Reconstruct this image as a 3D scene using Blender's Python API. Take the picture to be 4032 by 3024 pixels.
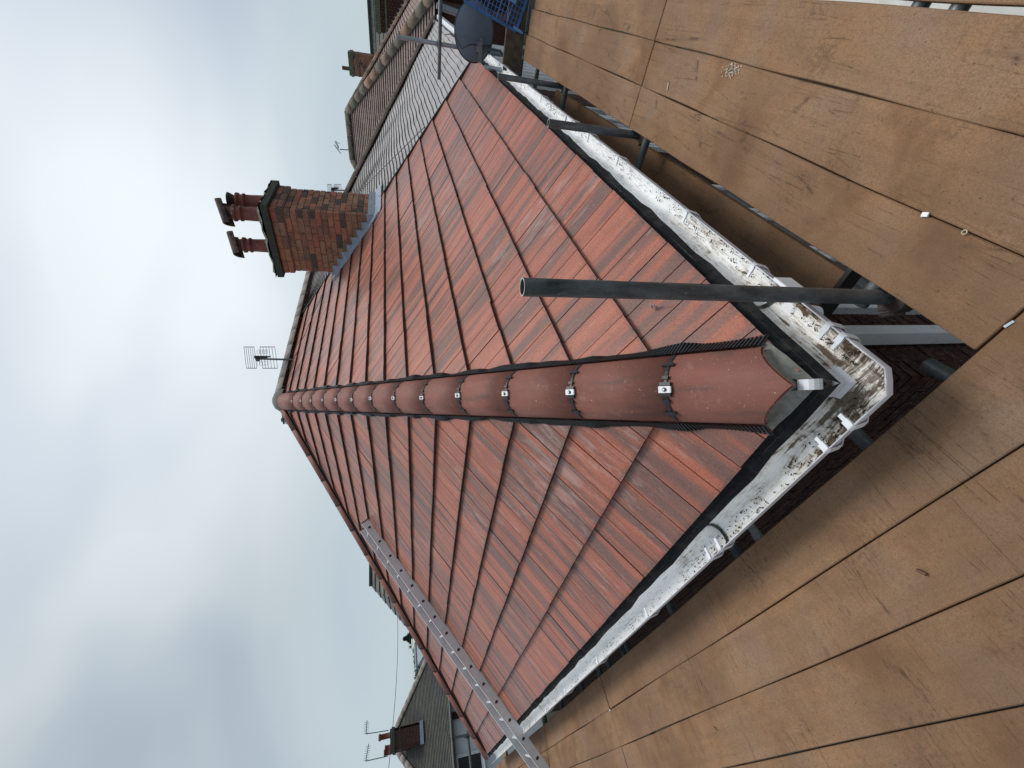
import bpy, bmesh, math, random
from mathutils import Vector, Matrix
random.seed(7)
sc = bpy.context.scene
for o in list(bpy.data.objects): bpy.data.objects.remove(o)
R = math.radians
# ------------------------------------------------------------------ camera
CAM = Vector((-0.7038, -0.7364, 1.2451))
FW = Vector((0.693, 0.673, -0.257)).normalized()
RT = Vector((0.689, -0.724, -0.039)); RT = (RT - FW*RT.dot(FW)).normalized()
UP = RT.cross(FW).normalized()
FPX = 1638.0
cd = bpy.data.cameras.new('camera'); cam = bpy.data.objects.new('camera', cd); sc.collection.objects.link(cam)
# the photograph was taken with the phone turned: picture right is world down
M = Matrix((-UP, RT, -FW)).transposed().to_4x4(); M.translation = CAM
cam.matrix_world = M
cd.sensor_width = 36; cd.lens = 36*FPX/4032; cd.clip_end = 2000; cd.clip_start = 0.02
sc.camera = cam
# ------------------------------------------------------------------ sky and sun
SUN = Vector((0.36, -0.08, 0.93)).normalized()
el = math.asin(SUN.z); az = math.atan2(SUN.x, SUN.y)
w = bpy.data.worlds.new('World'); sc.world = w; w.use_nodes = True
nt = w.node_tree; N = nt.nodes; L = nt.links; N.clear()
def nd(t, **k):
    n = N.new(t)
    for a, b in k.items(): setattr(n, a, b)
    return n
out = nd('ShaderNodeOutputWorld'); bg = nd('ShaderNodeBackground'); bg2 = nd('ShaderNodeBackground'); mixs = nd('ShaderNodeMixShader')
sky = nd('ShaderNodeTexSky', sky_type='NISHITA', sun_disc=False, sun_elevation=el, sun_rotation=az)
bg.inputs[1].default_value = 0.10
L.new(sky.outputs[0], bg.inputs[0])
tc = nd('ShaderNodeTexCoord')
mp = nd('ShaderNodeMapping'); mp.inputs['Scale'].default_value = (1.0, 1.0, 2.2); mp.inputs['Rotation'].default_value = (0, 0, 0.6)
L.new(tc.outputs['Generated'], mp.inputs[0])
n1 = nd('ShaderNodeTexNoise'); n1.inputs['Scale'].default_value = 1.5; n1.inputs['Detail'].default_value = 2.6; n1.inputs['Roughness'].default_value = 0.48; n1.inputs['Distortion'].default_value = 0.35
L.new(mp.outputs[0], n1.inputs[0])
n2 = nd('ShaderNodeTexNoise'); n2.inputs['Scale'].default_value = 0.8; n2.inputs['Detail'].default_value = 2
L.new(mp.outputs[0], n2.inputs[0])
cr = nd('ShaderNodeValToRGB'); L.new(n1.outputs[0], cr.inputs[0])
e = cr.color_ramp.elements
e[0].position = 0.36; e[0].color = (0.38, 0.45, 0.54, 1); e[1].position = 0.64; e[1].color = (0.55, 0.61, 0.635, 1)
m = e.new(0.5); m.color = (0.44, 0.51, 0.575, 1)
# brighter cloud round the hidden sun, paler air towards the horizon
vd = nd('ShaderNodeVectorMath', operation='DOT_PRODUCT'); L.new(tc.outputs['Generated'], vd.inputs[0]); vd.inputs[1].default_value = Vector((0.74, 0.40, 0.66)).normalized()
mr = nd('ShaderNodeMapRange', interpolation_type='SMOOTHSTEP'); L.new(vd.outputs['Value'], mr.inputs[0]); mr.inputs[1].default_value = 0.70; mr.inputs[2].default_value = 1.02; mr.inputs[3].default_value = 0; mr.inputs[4].default_value = 0.62
mul = nd('ShaderNodeMath', operation='MULTIPLY'); L.new(mr.outputs[0], mul.inputs[0]); L.new(n2.outputs[0], mul.inputs[1])
add = nd('ShaderNodeMixRGB', blend_type='ADD'); add.inputs[0].default_value = 1; L.new(cr.outputs[0], add.inputs[1]); L.new(mul.outputs[0], add.inputs[2])
sx = nd('ShaderNodeSeparateXYZ'); L.new(tc.outputs['Generated'], sx.inputs[0])
mh = nd('ShaderNodeMapRange', interpolation_type='SMOOTHSTEP'); L.new(sx.outputs[2], mh.inputs[0]); mh.inputs[1].default_value = 0.0; mh.inputs[2].default_value = 0.34; mh.inputs[3].default_value = 0.85; mh.inputs[4].default_value = 0.0
hz = nd('ShaderNodeMixRGB'); L.new(mh.outputs[0], hz.inputs[0]); L.new(add.outputs[0], hz.inputs[1]); hz.inputs[2].default_value = (0.54, 0.64, 0.70, 1)
L.new(hz.outputs[0], bg2.inputs[0]); bg2.inputs[1].default_value = 0.77
mixs.inputs[0].default_value = 0.93
L.new(bg.outputs[0], mixs.inputs[1]); L.new(bg2.outputs[0], mixs.inputs[2]); L.new(mixs.outputs[0], out.inputs[0])
sd = bpy.data.lights.new('sun', 'SUN'); sd.energy = 1.5; sd.angle = R(24); sd.color = (1.0, 0.965, 0.91)
so = bpy.data.objects.new('sun', sd); sc.collection.objects.link(so); so.rotation_euler = (-SUN).to_track_quat('-Z', 'Y').to_euler()
sc.view_settings.view_transform = 'Standard'; sc.view_settings.look = 'None'; sc.view_settings.exposure = 0.38; sc.view_settings.gamma = 1
sc.view_settings.use_curve_mapping = False
sc.render.engine = 'CYCLES'

# ------------------------------------------------------------------ helpers
def ray(x, y):
    return (RT*((3024-y-1512)/FPX) + UP*(-(x-2016)/FPX) + FW).normalized()
def at(x, y, d):
    r = ray(x, y); return CAM + r*(d/math.hypot(r.x, r.y))
def mesh(name, vs, fs):
    me = bpy.data.meshes.new(name); me.from_pydata([tuple(v) for v in vs], [], fs); me.update(); return me
def link(name, me, mat=None, parent=None, label=None, cat=None, group=None, kind=None):
    o = bpy.data.objects.new(name, me); sc.collection.objects.link(o)
    if parent: o.parent = parent
    if mat and me and not me.materials:
        for m_ in (mat if isinstance(mat, (list, tuple)) else [mat]): me.materials.append(m_)
    for k, v in (('label', label), ('category', cat), ('group', group), ('kind', kind)):
        if v: o[k] = v
    return o
def empty(name, label, cat, group=None):
    return link(name, None, None, None, label, cat, group)
class MB:
    def __init__(s): s.v = []; s.f = []; s.m = []; s.sm = []
    def add(s, vs, fs, mi=0, smooth=False):
        b = len(s.v); s.v += [tuple(v) for v in vs]
        for f in fs: s.f.append(tuple(i+b for i in f)); s.m.append(mi); s.sm.append(smooth)
    def box(s, a, b, mi=0):
        x0, y0, z0 = a; x1, y1, z1 = b
        s.add([(x0,y0,z0),(x1,y0,z0),(x1,y1,z0),(x0,y1,z0),(x0,y0,z1),(x1,y0,z1),(x1,y1,z1),(x0,y1,z1)],
              [(0,3,2,1),(4,5,6,7),(0,1,5,4),(1,2,6,5),(2,3,7,6),(3,0,4,7)], mi)
    def obox(s, c, ax, ay, az, mi=0):
        c = Vector(c); ax = Vector(ax); ay = Vector(ay); az = Vector(az)
        vs = [c+ax*i+ay*j+az*k for k in (-1,1) for i, j in ((-1,-1),(1,-1),(1,1),(-1,1))]
        s.add(vs, [(0,3,2,1),(4,5,6,7),(0,1,5,4),(1,2,6,5),(2,3,7,6),(3,0,4,7)], mi)
    def bar(s, a, b, wd, h, upv=(0,0,1), mi=0):
        a = Vector(a); b = Vector(b); d = (b-a); l = d.length; d /= l
        u = Vector(upv); sd_ = d.cross(u)
        if sd_.length < 1e-4: sd_ = d.cross(Vector((1,0,0)))
        sd_.normalize(); u = sd_.cross(d)
        s.obox((a+b)/2, d*l/2, sd_*wd/2, u*h/2, mi)
    def tube(s, pts, r, n=12, mi=0, cap=True, hollow=False):
        pts = [Vector(p) for p in pts]; rings = []
        t0 = (pts[1]-pts[0]).normalized(); ref = Vector((0,0,1)) if abs(t0.z) < .9 else Vector((1,0,0))
        for i, p in enumerate(pts):
            t = (pts[min(i+1, len(pts)-1)]-pts[max(i-1, 0)]).normalized()
            a = t.cross(ref).normalized(); b = t.cross(a)
            rr = r[i] if isinstance(r, (list, tuple)) else r
            rings.append([p+(a*math.cos(2*math.pi*k/n)+b*math.sin(2*math.pi*k/n))*rr for k in range(n)])
        vs = [v for g_ in rings for v in g_]; fs = []
        for i in range(len(pts)-1):
            for k in range(n):
                fs.append((i*n+k, i*n+(k+1)%n, (i+1)*n+(k+1)%n, (i+1)*n+k))
        s.add(vs, fs, mi, True)
        if hollow:
            for idx, sgn in ((0, 1), (len(pts)-1, -1)):
                p = pts[idx]; t = (pts[1]-pts[0] if idx == 0 else pts[-1]-pts[-2]).normalized()*sgn
                o_ = rings[idx]; i_ = [p+(v-p)*.84 for v in o_]; dd = [v+t*.35 for v in i_]
                f1 = [(k, (k+1)%n, n+(k+1)%n, n+k) for k in range(n)]
                s.add(o_+i_, f1, 1 if mi == 0 else mi)
                s.add(i_+dd, f1, mi, True)
                s.add(dd, [tuple(range(n))], mi)
        elif cap:
            s.add(rings[0], [tuple(range(n))], mi); s.add(rings[-1], [tuple(range(n))], mi)
    def lathe(s, c, prof, n=20, mi=0, axis=None):
        c = Vector(c); vs = []; fs = []
        for (r_, z_) in prof:
            for k in range(n):
                a = 2*math.pi*k/n; vs.append(c+Vector((r_*math.cos(a), r_*math.sin(a), z_)))
        for i in range(len(prof)-1):
            for k in range(n): fs.append((i*n+k, i*n+(k+1)%n, (i+1)*n+(k+1)%n, (i+1)*n+k))
        s.add(vs, fs, mi, True)
        s.add(vs[:n], [tuple(range(n))], mi); s.add(vs[-n:], [tuple(range(n))], mi)
    def me(s, name):
        me = mesh(name, s.v, s.f)
        me.polygons.foreach_set('material_index', s.m); me.polygons.foreach_set('use_smooth', s.sm); me.update()
        return me
    def build(s, name, mat, parent=None, label=None, cat=None, group=None, kind=None):
        return link(name, s.me(name), mat, parent, label, cat, group, kind)
def bevel(o, wdt=.004, seg=1):
    md = o.modifiers.new('b', 'BEVEL'); md.width = wdt; md.segments = seg; md.limit_method = 'ANGLE'

# ------------------------------------------------------------------ materials
def material(name, rough=.7, spec=.5, metal=0):
    m_ = bpy.data.materials.new(name); m_.use_nodes = True; t = m_.node_tree
    b = t.nodes['Principled BSDF']; b.inputs['Roughness'].default_value = rough; b.inputs['Metallic'].default_value = metal
    b.inputs['Specular IOR Level'].default_value = spec
    return m_, t, b
def NN(t, typ, **k):
    n = t.nodes.new(typ)
    for a, b in k.items(): setattr(n, a, b)
    return n
def coords(t, kind='Object', scale=(1,1,1), rot=(0,0,0)):
    c = NN(t, 'ShaderNodeTexCoord'); mp_ = NN(t, 'ShaderNodeMapping'); mp_.inputs['Scale'].default_value = scale; mp_.inputs['Rotation'].default_value = rot
    t.links.new(c.outputs[kind], mp_.inputs[0]); return mp_.outputs[0]
def worldpos(t, scale=(1,1,1), rot=(0,0,0)):
    g_ = NN(t, 'ShaderNodeNewGeometry'); mp_ = NN(t, 'ShaderNodeMapping'); mp_.inputs['Scale'].default_value = scale; mp_.inputs['Rotation'].default_value = rot
    t.links.new(g_.outputs['Position'], mp_.inputs[0]); return mp_.outputs[0]
def noise(t, vec, scale, detail=4, rough=.55, dist=0):
    n = NN(t, 'ShaderNodeTexNoise'); n.inputs['Scale'].default_value = scale; n.inputs['Detail'].default_value = detail
    n.inputs['Roughness'].default_value = rough; n.inputs['Distortion'].default_value = dist
    t.links.new(vec, n.inputs['Vector']); return n.outputs[0]
def ramp(t, fac, stops):
    r_ = NN(t, 'ShaderNodeValToRGB'); t.links.new(fac, r_.inputs[0]); el_ = r_.color_ramp.elements
    while len(el_) < len(stops): el_.new(.5)
    for e_, (p_, c_) in zip(el_, stops):
        e_.position = p_; e_.color = (c_[0], c_[1], c_[2], 1) if isinstance(c_, (tuple, list)) else (c_, c_, c_, 1)
    return r_.outputs[0]
def mix(t, fac, a, b, mode='MIX'):
    n = NN(t, 'ShaderNodeMixRGB', blend_type=mode)
    for i, x in ((0, fac), (1, a), (2, b)):
        if hasattr(x, 'type') or hasattr(x, 'links'): t.links.new(x, n.inputs[i])
        elif isinstance(x, (int, float)) and i == 0: n.inputs[0].default_value = x
        else: n.inputs[i].default_value = (x[0], x[1], x[2], 1) if isinstance(x, (tuple, list)) else (x, x, x, 1)
    return n.outputs[0]
def math_(t, op, a, b=None, clamp=False):
    n = NN(t, 'ShaderNodeMath', operation=op); n.use_clamp = clamp
    for i, x in ((0, a), (1, b)):
        if x is None: continue
        if hasattr(x, 'links'): t.links.new(x, n.inputs[i])
        else: n.inputs[i].default_value = x
    return n.outputs[0]
def bump(t, b, h, strength=.3, dist=.002):
    n = NN(t, 'ShaderNodeBump'); n.inputs['Strength'].default_value = strength; n.inputs['Distance'].default_value = dist
    t.links.new(h, n.inputs['Height']); t.links.new(n.outputs[0], b.inputs['Normal'])
def setc(t, b, c): t.links.new(c, b.inputs['Base Color'])
def plain(name, col, rough=.6, var=.25, scale=20, spec=.5, metal=0, bmp=0, dirt=None, dscale=4, dpos=(.5,.7)):
    m_, t, b = material(name, rough, spec, metal)
    v = worldpos(t); n_ = noise(t, v, scale, 5)
    c = ramp(t, n_, [(.3, tuple(x*(1-var) for x in col)), (.7, tuple(min(1, x*(1+var)) for x in col))])
    if dirt:
        d = ramp(t, noise(t, v, dscale, 7, .65), [(dpos[0], 0), (dpos[1], 1)]); c = mix(t, d, c, dirt)
    setc(t, b, c)
    if bmp: bump(t, b, n_, .5, bmp)
    return m_
# roof tile (attribute tc: across, up the slope, per-tile random)
def tile_material():
    m_, t, b = material('roof tile', .5, .45)
    at_ = NN(t, 'ShaderNodeAttribute', attribute_name='tc'); sp = NN(t, 'ShaderNodeSeparateXYZ'); t.links.new(at_.outputs['Vector'], sp.inputs[0])
    rz = math_(t, 'MULTIPLY', sp.outputs[2], 37.0)
    cb = NN(t, 'ShaderNodeCombineXYZ'); t.links.new(math_(t, 'MULTIPLY', sp.outputs[0], 1.0), cb.inputs[0]); t.links.new(math_(t, 'MULTIPLY', sp.outputs[1], .07), cb.inputs[1]); t.links.new(rz, cb.inputs[2])
    st = noise(t, cb.outputs[0], 10, 3, .55, .12)
    st2 = noise(t, cb.outputs[0], 75, 4, .68)
    wp = worldpos(t)
    blot = noise(t, wp, 2.2, 4, .6)
    s = math_(t, 'ADD', st, math_(t, 'MULTIPLY', math_(t, 'SUBTRACT', blot, .5), .22))
    s = math_(t, 'ADD', s, math_(t, 'MULTIPLY', math_(t, 'SUBTRACT', sp.outputs[2], .5), .13))
    base = ramp(t, s, [(.36, (.150,.080,.066)), (.44, (.20,.092,.070)), (.485, (.325,.102,.064)), (.56, (.435,.122,.068)), (.68, (.50,.155,.090))])
    base = mix(t, ramp(t, st2, [(.50, 0.), (.66, .42)]), base, (.165,.080,.064))
    gr = noise(t, wp, 420, 2, .6)
    base = mix(t, ramp(t, gr, [(.40, 0.), (.65, .34)]), base, (.54,.25,.18))
    gr3 = noise(t, wp, 130, 3, .7)
    base = mix(t, ramp(t, gr3, [(.36, .55), (.48, 0.)]), base, (.11,.055,.047))
    # pale weathering bloom, streaked down the slope
    cb2 = NN(t, 'ShaderNodeCombineXYZ'); t.links.new(sp.outputs[0], cb2.inputs[0]); t.links.new(math_(t, 'MULTIPLY', sp.outputs[1], .22), cb2.inputs[1]); t.links.new(rz, cb2.inputs[2])
    bl = math_(t, 'ADD', noise(t, cb2.outputs[0], 24, 6, .7, .4), math_(t, 'MULTIPLY', math_(t, 'SUBTRACT', noise(t, wp, .8, 3), .5), .7))
    base = mix(t, ramp(t, bl, [(.58, 0.), (.74, .50)]), base, (.52,.37,.33))
    sx_ = NN(t, 'ShaderNodeSeparateXYZ'); t.links.new(wp, sx_.inputs[0])
    # dirt collected just above each lower edge and lichen specks
    ed = ramp(t, sp.outputs[1], [(.0, .6), (.022, .0)])
    base = mix(t, mix(t, 1.0, ed, ramp(t, noise(t, wp, 60, 3), [(.35, 0.), (.6, 1.)]), 'MULTIPLY'), base, (.09,.055,.045))
    sp2 = ramp(t, noise(t, wp, 75, 2), [(.72, 0.), (.76, .6)])
    base = mix(t, sp2, base, (.55,.40,.34))
    setc(t, b, base)
    t.links.new(ramp(t, st, [(.3, .30), (.7, .44)]), b.inputs['Roughness'])
    bump(t, b, math_(t, 'ADD', gr, math_(t, 'MULTIPLY', noise(t, wp, 60, 3), 1.4)), .55, .0016)
    return m_
TILE = tile_material()
TILE_EDGE = plain('uncoated tile edge', (.060,.038,.032), .9, .35, 90, bmp=.002)
def hip_material():
    m_, t, b = material('hip tile', .62, .35)
    v = worldpos(t); at_ = NN(t, 'ShaderNodeAttribute', attribute_name='tc'); sp = NN(t, 'ShaderNodeSeparateXYZ'); t.links.new(at_.outputs['Vector'], sp.inputs[0])
    cb = NN(t, 'ShaderNodeCombineXYZ'); t.links.new(sp.outputs[0], cb.inputs[0]); t.links.new(math_(t, 'MULTIPLY', sp.outputs[1], .14), cb.inputs[1]); t.links.new(math_(t, 'MULTIPLY', sp.outputs[2], 31), cb.inputs[2])
    s = noise(t, cb.outputs[0], 22, 5, .6, .2)
    c = ramp(t, s, [(.30, (.11,.052,.044)), (.40, (.195,.066,.046)), (.60, (.245,.080,.055)), (.75, (.275,.10,.072))])
    gr = noise(t, v, 380, 2, .6)
    c = mix(t, ramp(t, gr, [(.4, 0.), (.75, .3)]), c, (.5,.26,.2))
    c = mix(t, ramp(t, noise(t, v, 14, 5, .7), [(.58, 0.), (.76, .40)]), c, (.46,.32,.27))
    c = mix(t, ramp(t, sp.outputs[2], [(0., 0.), (1., .30)]), c, (.17,.075,.06))
    c = mix(t, ramp(t, noise(t, v, 5, 4, .6), [(.48, 0.), (.66, .35)]), c, (.15,.066,.052))
    c = mix(t, ramp(t, noise(t, v, 90, 2), [(.71, 0.), (.74, .75)]), c, (.60,.46,.40))
    setc(t, b, c); bump(t, b, math_(t, 'ADD', gr, noise(t, v, 50, 3)), .5, .0014)
    return m_
HIP = hip_material()
BLACK = plain('black rubbery plastic', (.018,.019,.021), .45, .3, 60)
def gutter_material():
    m_, t, b = material('white gutter plastic', .38, .5)
    g_ = NN(t, 'ShaderNodeNewGeometry'); sx_ = NN(t, 'ShaderNodeSeparateXYZ'); t.links.new(g_.outputs['Normal'], sx_.inputs[0])
    v = worldpos(t)
    at_ = NN(t, 'ShaderNodeAttribute', attribute_name='tc'); sp = NN(t, 'ShaderNodeSeparateXYZ'); t.links.new(at_.outputs['Vector'], sp.inputs[0])
    cb = NN(t, 'ShaderNodeCombineXYZ'); t.links.new(math_(t, 'MULTIPLY', sp.outputs[0], 6.5), cb.inputs[0]); t.links.new(math_(t, 'MULTIPLY', sp.outputs[1], .30), cb.inputs[1])
    streak = noise(t, cb.outputs[0], 9, 8, .72, .8)
    patch = noise(t, v, 11, 9, .74)
    big = noise(t, v, 1.6, 3)
    fine = noise(t, cb.outputs[0], 34, 6, .75, .6)
    inside = sp.outputs[2]
    # dirt lies thickest near the corner (world origin), thins out along the runs
    ln = NN(t, 'ShaderNodeVectorMath', operation='LENGTH'); t.links.new(v, ln.inputs[0])
    near = NN(t, 'ShaderNodeMapRange'); t.links.new(ln.outputs['Value'], near.inputs[0]); near.inputs[1].default_value = .1; near.inputs[2].default_value = 1.5; near.inputs[3].default_value = .11; near.inputs[4].default_value = -.05
    d1 = math_(t, 'ADD', math_(t, 'ADD', math_(t, 'MULTIPLY', streak, .55), math_(t, 'MULTIPLY', patch, .45)), math_(t, 'ADD', near.outputs[0], math_(t, 'MULTIPLY', math_(t, 'SUBTRACT', big, .5), .12)))
    c = mix(t, ramp(t, d1, [(.51, 0.), (.60, .60)]), (.92,.93,.93), (.50,.42,.31))
    c = mix(t, ramp(t, d1, [(.585, 0.), (.625, .97)]), c, (.085,.05,.025))
    c = mix(t, ramp(t, noise(t, v, 70, 4, .7), [(.64, 0.), (.70, .85)]), c, (.12,.09,.06))
    c = mix(t, math_(t, 'MULTIPLY', ramp(t, fine, [(.53, 0.), (.60, .85)]), ramp(t, big, [(.40, .15), (.60, 1.)])), c, (.22,.19,.15))
    clean = mix(t, ramp(t, patch, [(.55, 0.), (.75, .25)]), (.78,.79,.86), (.5,.48,.45))
    setc(t, b, mix(t, inside, clean, c))
    bump(t, b, patch, .4, .002)
    return m_
GUT = gutter_material()
UPVC = plain('white upvc', (.80,.81,.84), .4, .06, 6, dirt=(.42,.40,.36), dscale=5, dpos=(.6,.85))
FELT = plain('black eaves felt', (.011,.012,.013), .85, .4, 55, spec=.2, bmp=.002, dirt=(.05,.047,.043), dscale=9, dpos=(.52,.72))
MORTAR = plain('grey mortar', (.22,.215,.19), .9, .25, 45, bmp=.003, dirt=(.10,.105,.075), dscale=6)
LEAD = plain('lead', (.31,.35,.43), .45, .22, 14, dirt=(.42,.44,.47), dscale=5, dpos=(.55,.75))
def board_material():
    m_, t, b = material('scaffold board wood', .8, .18)
    ob = NN(t, 'ShaderNodeObjectInfo'); v = worldpos(t)
    off = NN(t, 'ShaderNodeVectorMath', operation='ADD'); t.links.new(v, off.inputs[0])
    sc_ = NN(t, 'ShaderNodeVectorMath', operation='SCALE'); t.links.new(ob.outputs['Random'], sc_.inputs['Scale']); sc_.inputs[0].default_value = (7, 7, 7); t.links.new(sc_.outputs[0], off.inputs[1])
    vv = off.outputs[0]
    big = noise(t, vv, 2.1, 5, .6, .4)
    c = ramp(t, big, [(.34, (.235,.125,.062)), (.46, (.335,.190,.100)), (.56, (.330,.198,.115)), (.68, (.32,.210,.142))])
    at_ = NN(t, 'ShaderNodeAttribute', attribute_name='tc'); sp = NN(t, 'ShaderNodeSeparateXYZ'); t.links.new(at_.outputs['Vector'], sp.inputs[0])
    cb = NN(t, 'ShaderNodeCombineXYZ'); t.links.new(sp.outputs[0], cb.inputs[0]); t.links.new(math_(t, 'MULTIPLY', sp.outputs[1], .05), cb.inputs[1]); t.links.new(math_(t, 'MULTIPLY', ob.outputs['Random'], 19), cb.inputs[2])
    c = mix(t, ramp(t, noise(t, cb.outputs[0], 22, 5, .6, .3), [(.40, .22), (.56, 0.)]), c, (.17,.10,.06))
    c = mix(t, ramp(t, noise(t, v, 6, 4, .6), [(.45, 0.), (.70, .35)]), c, (.19,.125,.085))
    damp = ramp(t, noise(t, v, 1.05, 4, .6, .5), [(.44, 0.), (.60, .42)])
    c = mix(t, damp, c, (.13,.072,.040))
    c = mix(t, ramp(t, noise(t, v, 16, 5, .75), [(.56, 0.), (.70, .38)]), c, (.145,.088,.055))
    # trodden-in dirt, scuffs
    mud = math_(t, 'MULTIPLY', noise(t, v, 60, 6, .75), ramp(t, noise(t, v, 3.4, 3, .6), [(.42, .62), (.66, 1.10)]))
    c = mix(t, ramp(t, mud, [(.52, 0.), (.66, .55)]), c, (.105,.062,.036))
    c = mix(t, ramp(t, noise(t, vv, 3.2, 7, .8), [(.60, 0.), (.76, .30)]), c, (.40,.30,.22))
    gr = noise(t, v, 300, 3, .7)
    c = mix(t, ramp(t, gr, [(.40, .42), (.54, 0.)]), c, (.12,.072,.045))
    c = mix(t, ramp(t, noise(t, v, 140, 4, .7), [(.42, .28), (.52, 0.)]), c, (.13,.078,.05))
    c = mix(t, ramp(t, noise(t, v, 95, 2), [(.70, 0.), (.73, .7)]), c, (.07,.042,.028))
    for i, (rz_, sc1, th_) in enumerate(((.5, 1.5, .006), (1.25, 1.3, .005), (-.7, 1.2, .006), (2.2, 1.8, .006), (1.57, 1.4, .005))):
        w1 = NN(t, 'ShaderNodeTexVoronoi', feature='DISTANCE_TO_EDGE'); w1.inputs['Scale'].default_value = sc1*2.0
        mp_ = NN(t, 'ShaderNodeMapping'); mp_.inputs['Rotation'].default_value = (0, 0, rz_); mp_.inputs['Scale'].default_value = (.25, 4.6, 1); mp_.inputs['Location'].default_value = (i*3.3, i*1.7, 0)
        t.links.new(v, mp_.inputs[0]); t.links.new(mp_.outputs[0], w1.inputs['Vector'])
        ln_ = ramp(t, w1.outputs[0], [(.0, .9), (th_*2.2, 0.)])
        msk = math_(t, 'MULTIPLY', ramp(t, noise(t, v, 2.3+i*.6, 3, .6), [(.53, 0.), (.60, .95)]), ramp(t, noise(t, v, 40, 2, .6), [(.38, .2), (.55, 1.)]))
        c = mix(t, math_(t, 'MULTIPLY', ln_, msk), c, (.075,.045,.028))
    setc(t, b, c); bump(t, b, math_(t, 'ADD', gr, math_(t, 'MULTIPLY', mud, 2)), .45, .0015)
    return m_
BOARD = board_material()
def galv(name, dark, light, sheen=.42, metal=.35):
    m_, t, b = material(name, sheen, .5, metal)
    v = worldpos(t, (1,1,.22)); n_ = noise(t, v, 38, 6, .7, .4); n2_ = noise(t, worldpos(t), 7, 5, .65)
    c = ramp(t, math_(t, 'ADD', math_(t, 'MULTIPLY', n_, .6), math_(t, 'MULTIPLY', n2_, .4)), [(.34, dark), (.66, light)])
    c = mix(t, ramp(t, noise(t, worldpos(t), 60, 3, .7), [(.66, 0.), (.74, .5)]), c, tuple(min(1, x*2.2) for x in light))
    setc(t, b, c); t.links.new(ramp(t, n2_, [(.3, sheen-.08), (.7, sheen+.2)]), b.inputs['Roughness'])
    bump(t, b, n_, .3, .001); return m_
PIPE = galv('weathered steel tube', (.028,.036,.043), (.175,.20,.215))
PIPE2 = galv('bright galvanised tube', (.20,.24,.27), (.42,.48,.52))
PIPE3 = galv('dark steel tube', (.055,.065,.07), (.16,.18,.185))
RIM = plain('bare tube end', (.42,.40,.36), .6, .2, 80)
COUP = plain('steel coupler', (.075,.055,.045), .6, .4, 60, metal=.3)
ALU = galv('aluminium', (.58,.60,.62), (.72,.73,.75), .42, .15)
def brick_material(name, cols, sc1=1.0):
    m_, t, b = material(name, .88, .25)
    ob = NN(t, 'ShaderNodeObjectInfo'); at_ = NN(t, 'ShaderNodeAttribute', attribute_name='rnd')
    r_ = math_(t, 'FRACT', math_(t, 'ADD', ob.outputs['Random'], at_.outputs['Fac']))
    n_ = len(cols); c = ramp(t, r_, [(i/(n_), cols[i]) for i in range(n_)])
    v = worldpos(t)
    c = mix(t, ramp(t, noise(t, v, 11, 5, .7), [(.45, 0.), (.72, .7)]), c, (.055,.04,.036))
    c = mix(t, ramp(t, noise(t, v, 45, 4, .7), [(.5, 0.), (.75, .4)]), c, (.36,.22,.15))
    setc(t, b, c); bump(t, b, noise(t, v, 110, 4), .6, .003); return m_
BRK = brick_material('chimney brick', [(.40,.19,.11),(.33,.17,.105),(.43,.17,.10),(.29,.14,.10),(.38,.22,.14),(.42,.14,.09),(.22,.12,.09),(.36,.20,.125),(.10,.075,.07)])
BRKD = brick_material('wall brick', [(.036,.014,.011),(.052,.019,.014),(.030,.013,.011),(.042,.017,.013)])  # brick colours lowered to paint in the deep shade under the gutter
MORT2 = plain('brick mortar', (.27,.205,.155), .95, .3, 50, bmp=.003)
MOSS = plain('mossy cement', (.15,.155,.14), .95, .4, 35, bmp=.012, dirt=(.085,.11,.035), dscale=11, dpos=(.42,.55))
DARKCEM = plain('dark cement', (.045,.05,.052), .95, .4, 40, bmp=.004, dirt=(.055,.075,.028), dscale=13, dpos=(.48,.60))
POT = plain('terracotta pot', (.20,.055,.042), .6, .3, 14, dirt=(.31,.36,.33), dscale=7, dpos=(.62,.74), bmp=.002)
POTD = plain('sooty clay hood', (.14,.085,.06), .9, .4, 20, dirt=(.035,.03,.028), dscale=8, dpos=(.42,.6), bmp=.004)
OLDRIDGE = plain('old grey ridge tile', (.33,.29,.26), .85, .25, 18, dirt=(.13,.115,.09), dscale=3, bmp=.003)
BROWNHIP = plain('brown concrete hip tile', (.14,.105,.085), .8, .25, 16, bmp=.003)
def slate_material():
    m_, t, b = material('pale weathered roof tile', .55, .4)
    ob = NN(t, 'ShaderNodeAttribute', attribute_name='rnd'); v = worldpos(t)
    c = ramp(t, ob.outputs['Fac'], [(0, (.36,.345,.34)), (.5, (.43,.395,.385)), (1, (.32,.31,.315))])
    g_ = noise(t, worldpos(t, (1,.12,.12)), 22, 5, .65)
    c = mix(t, ramp(t, g_, [(.5, 0.), (.72, .35)]), c, (.33,.30,.30))
    c = mix(t, ramp(t, noise(t, v, 5, 5, .7), [(.58, 0.), (.78, .3)]), c, (.48,.49,.42))
    setc(t, b, c); bump(t, b, g_, .5, .004); return m_
SLATE = slate_material()
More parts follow.
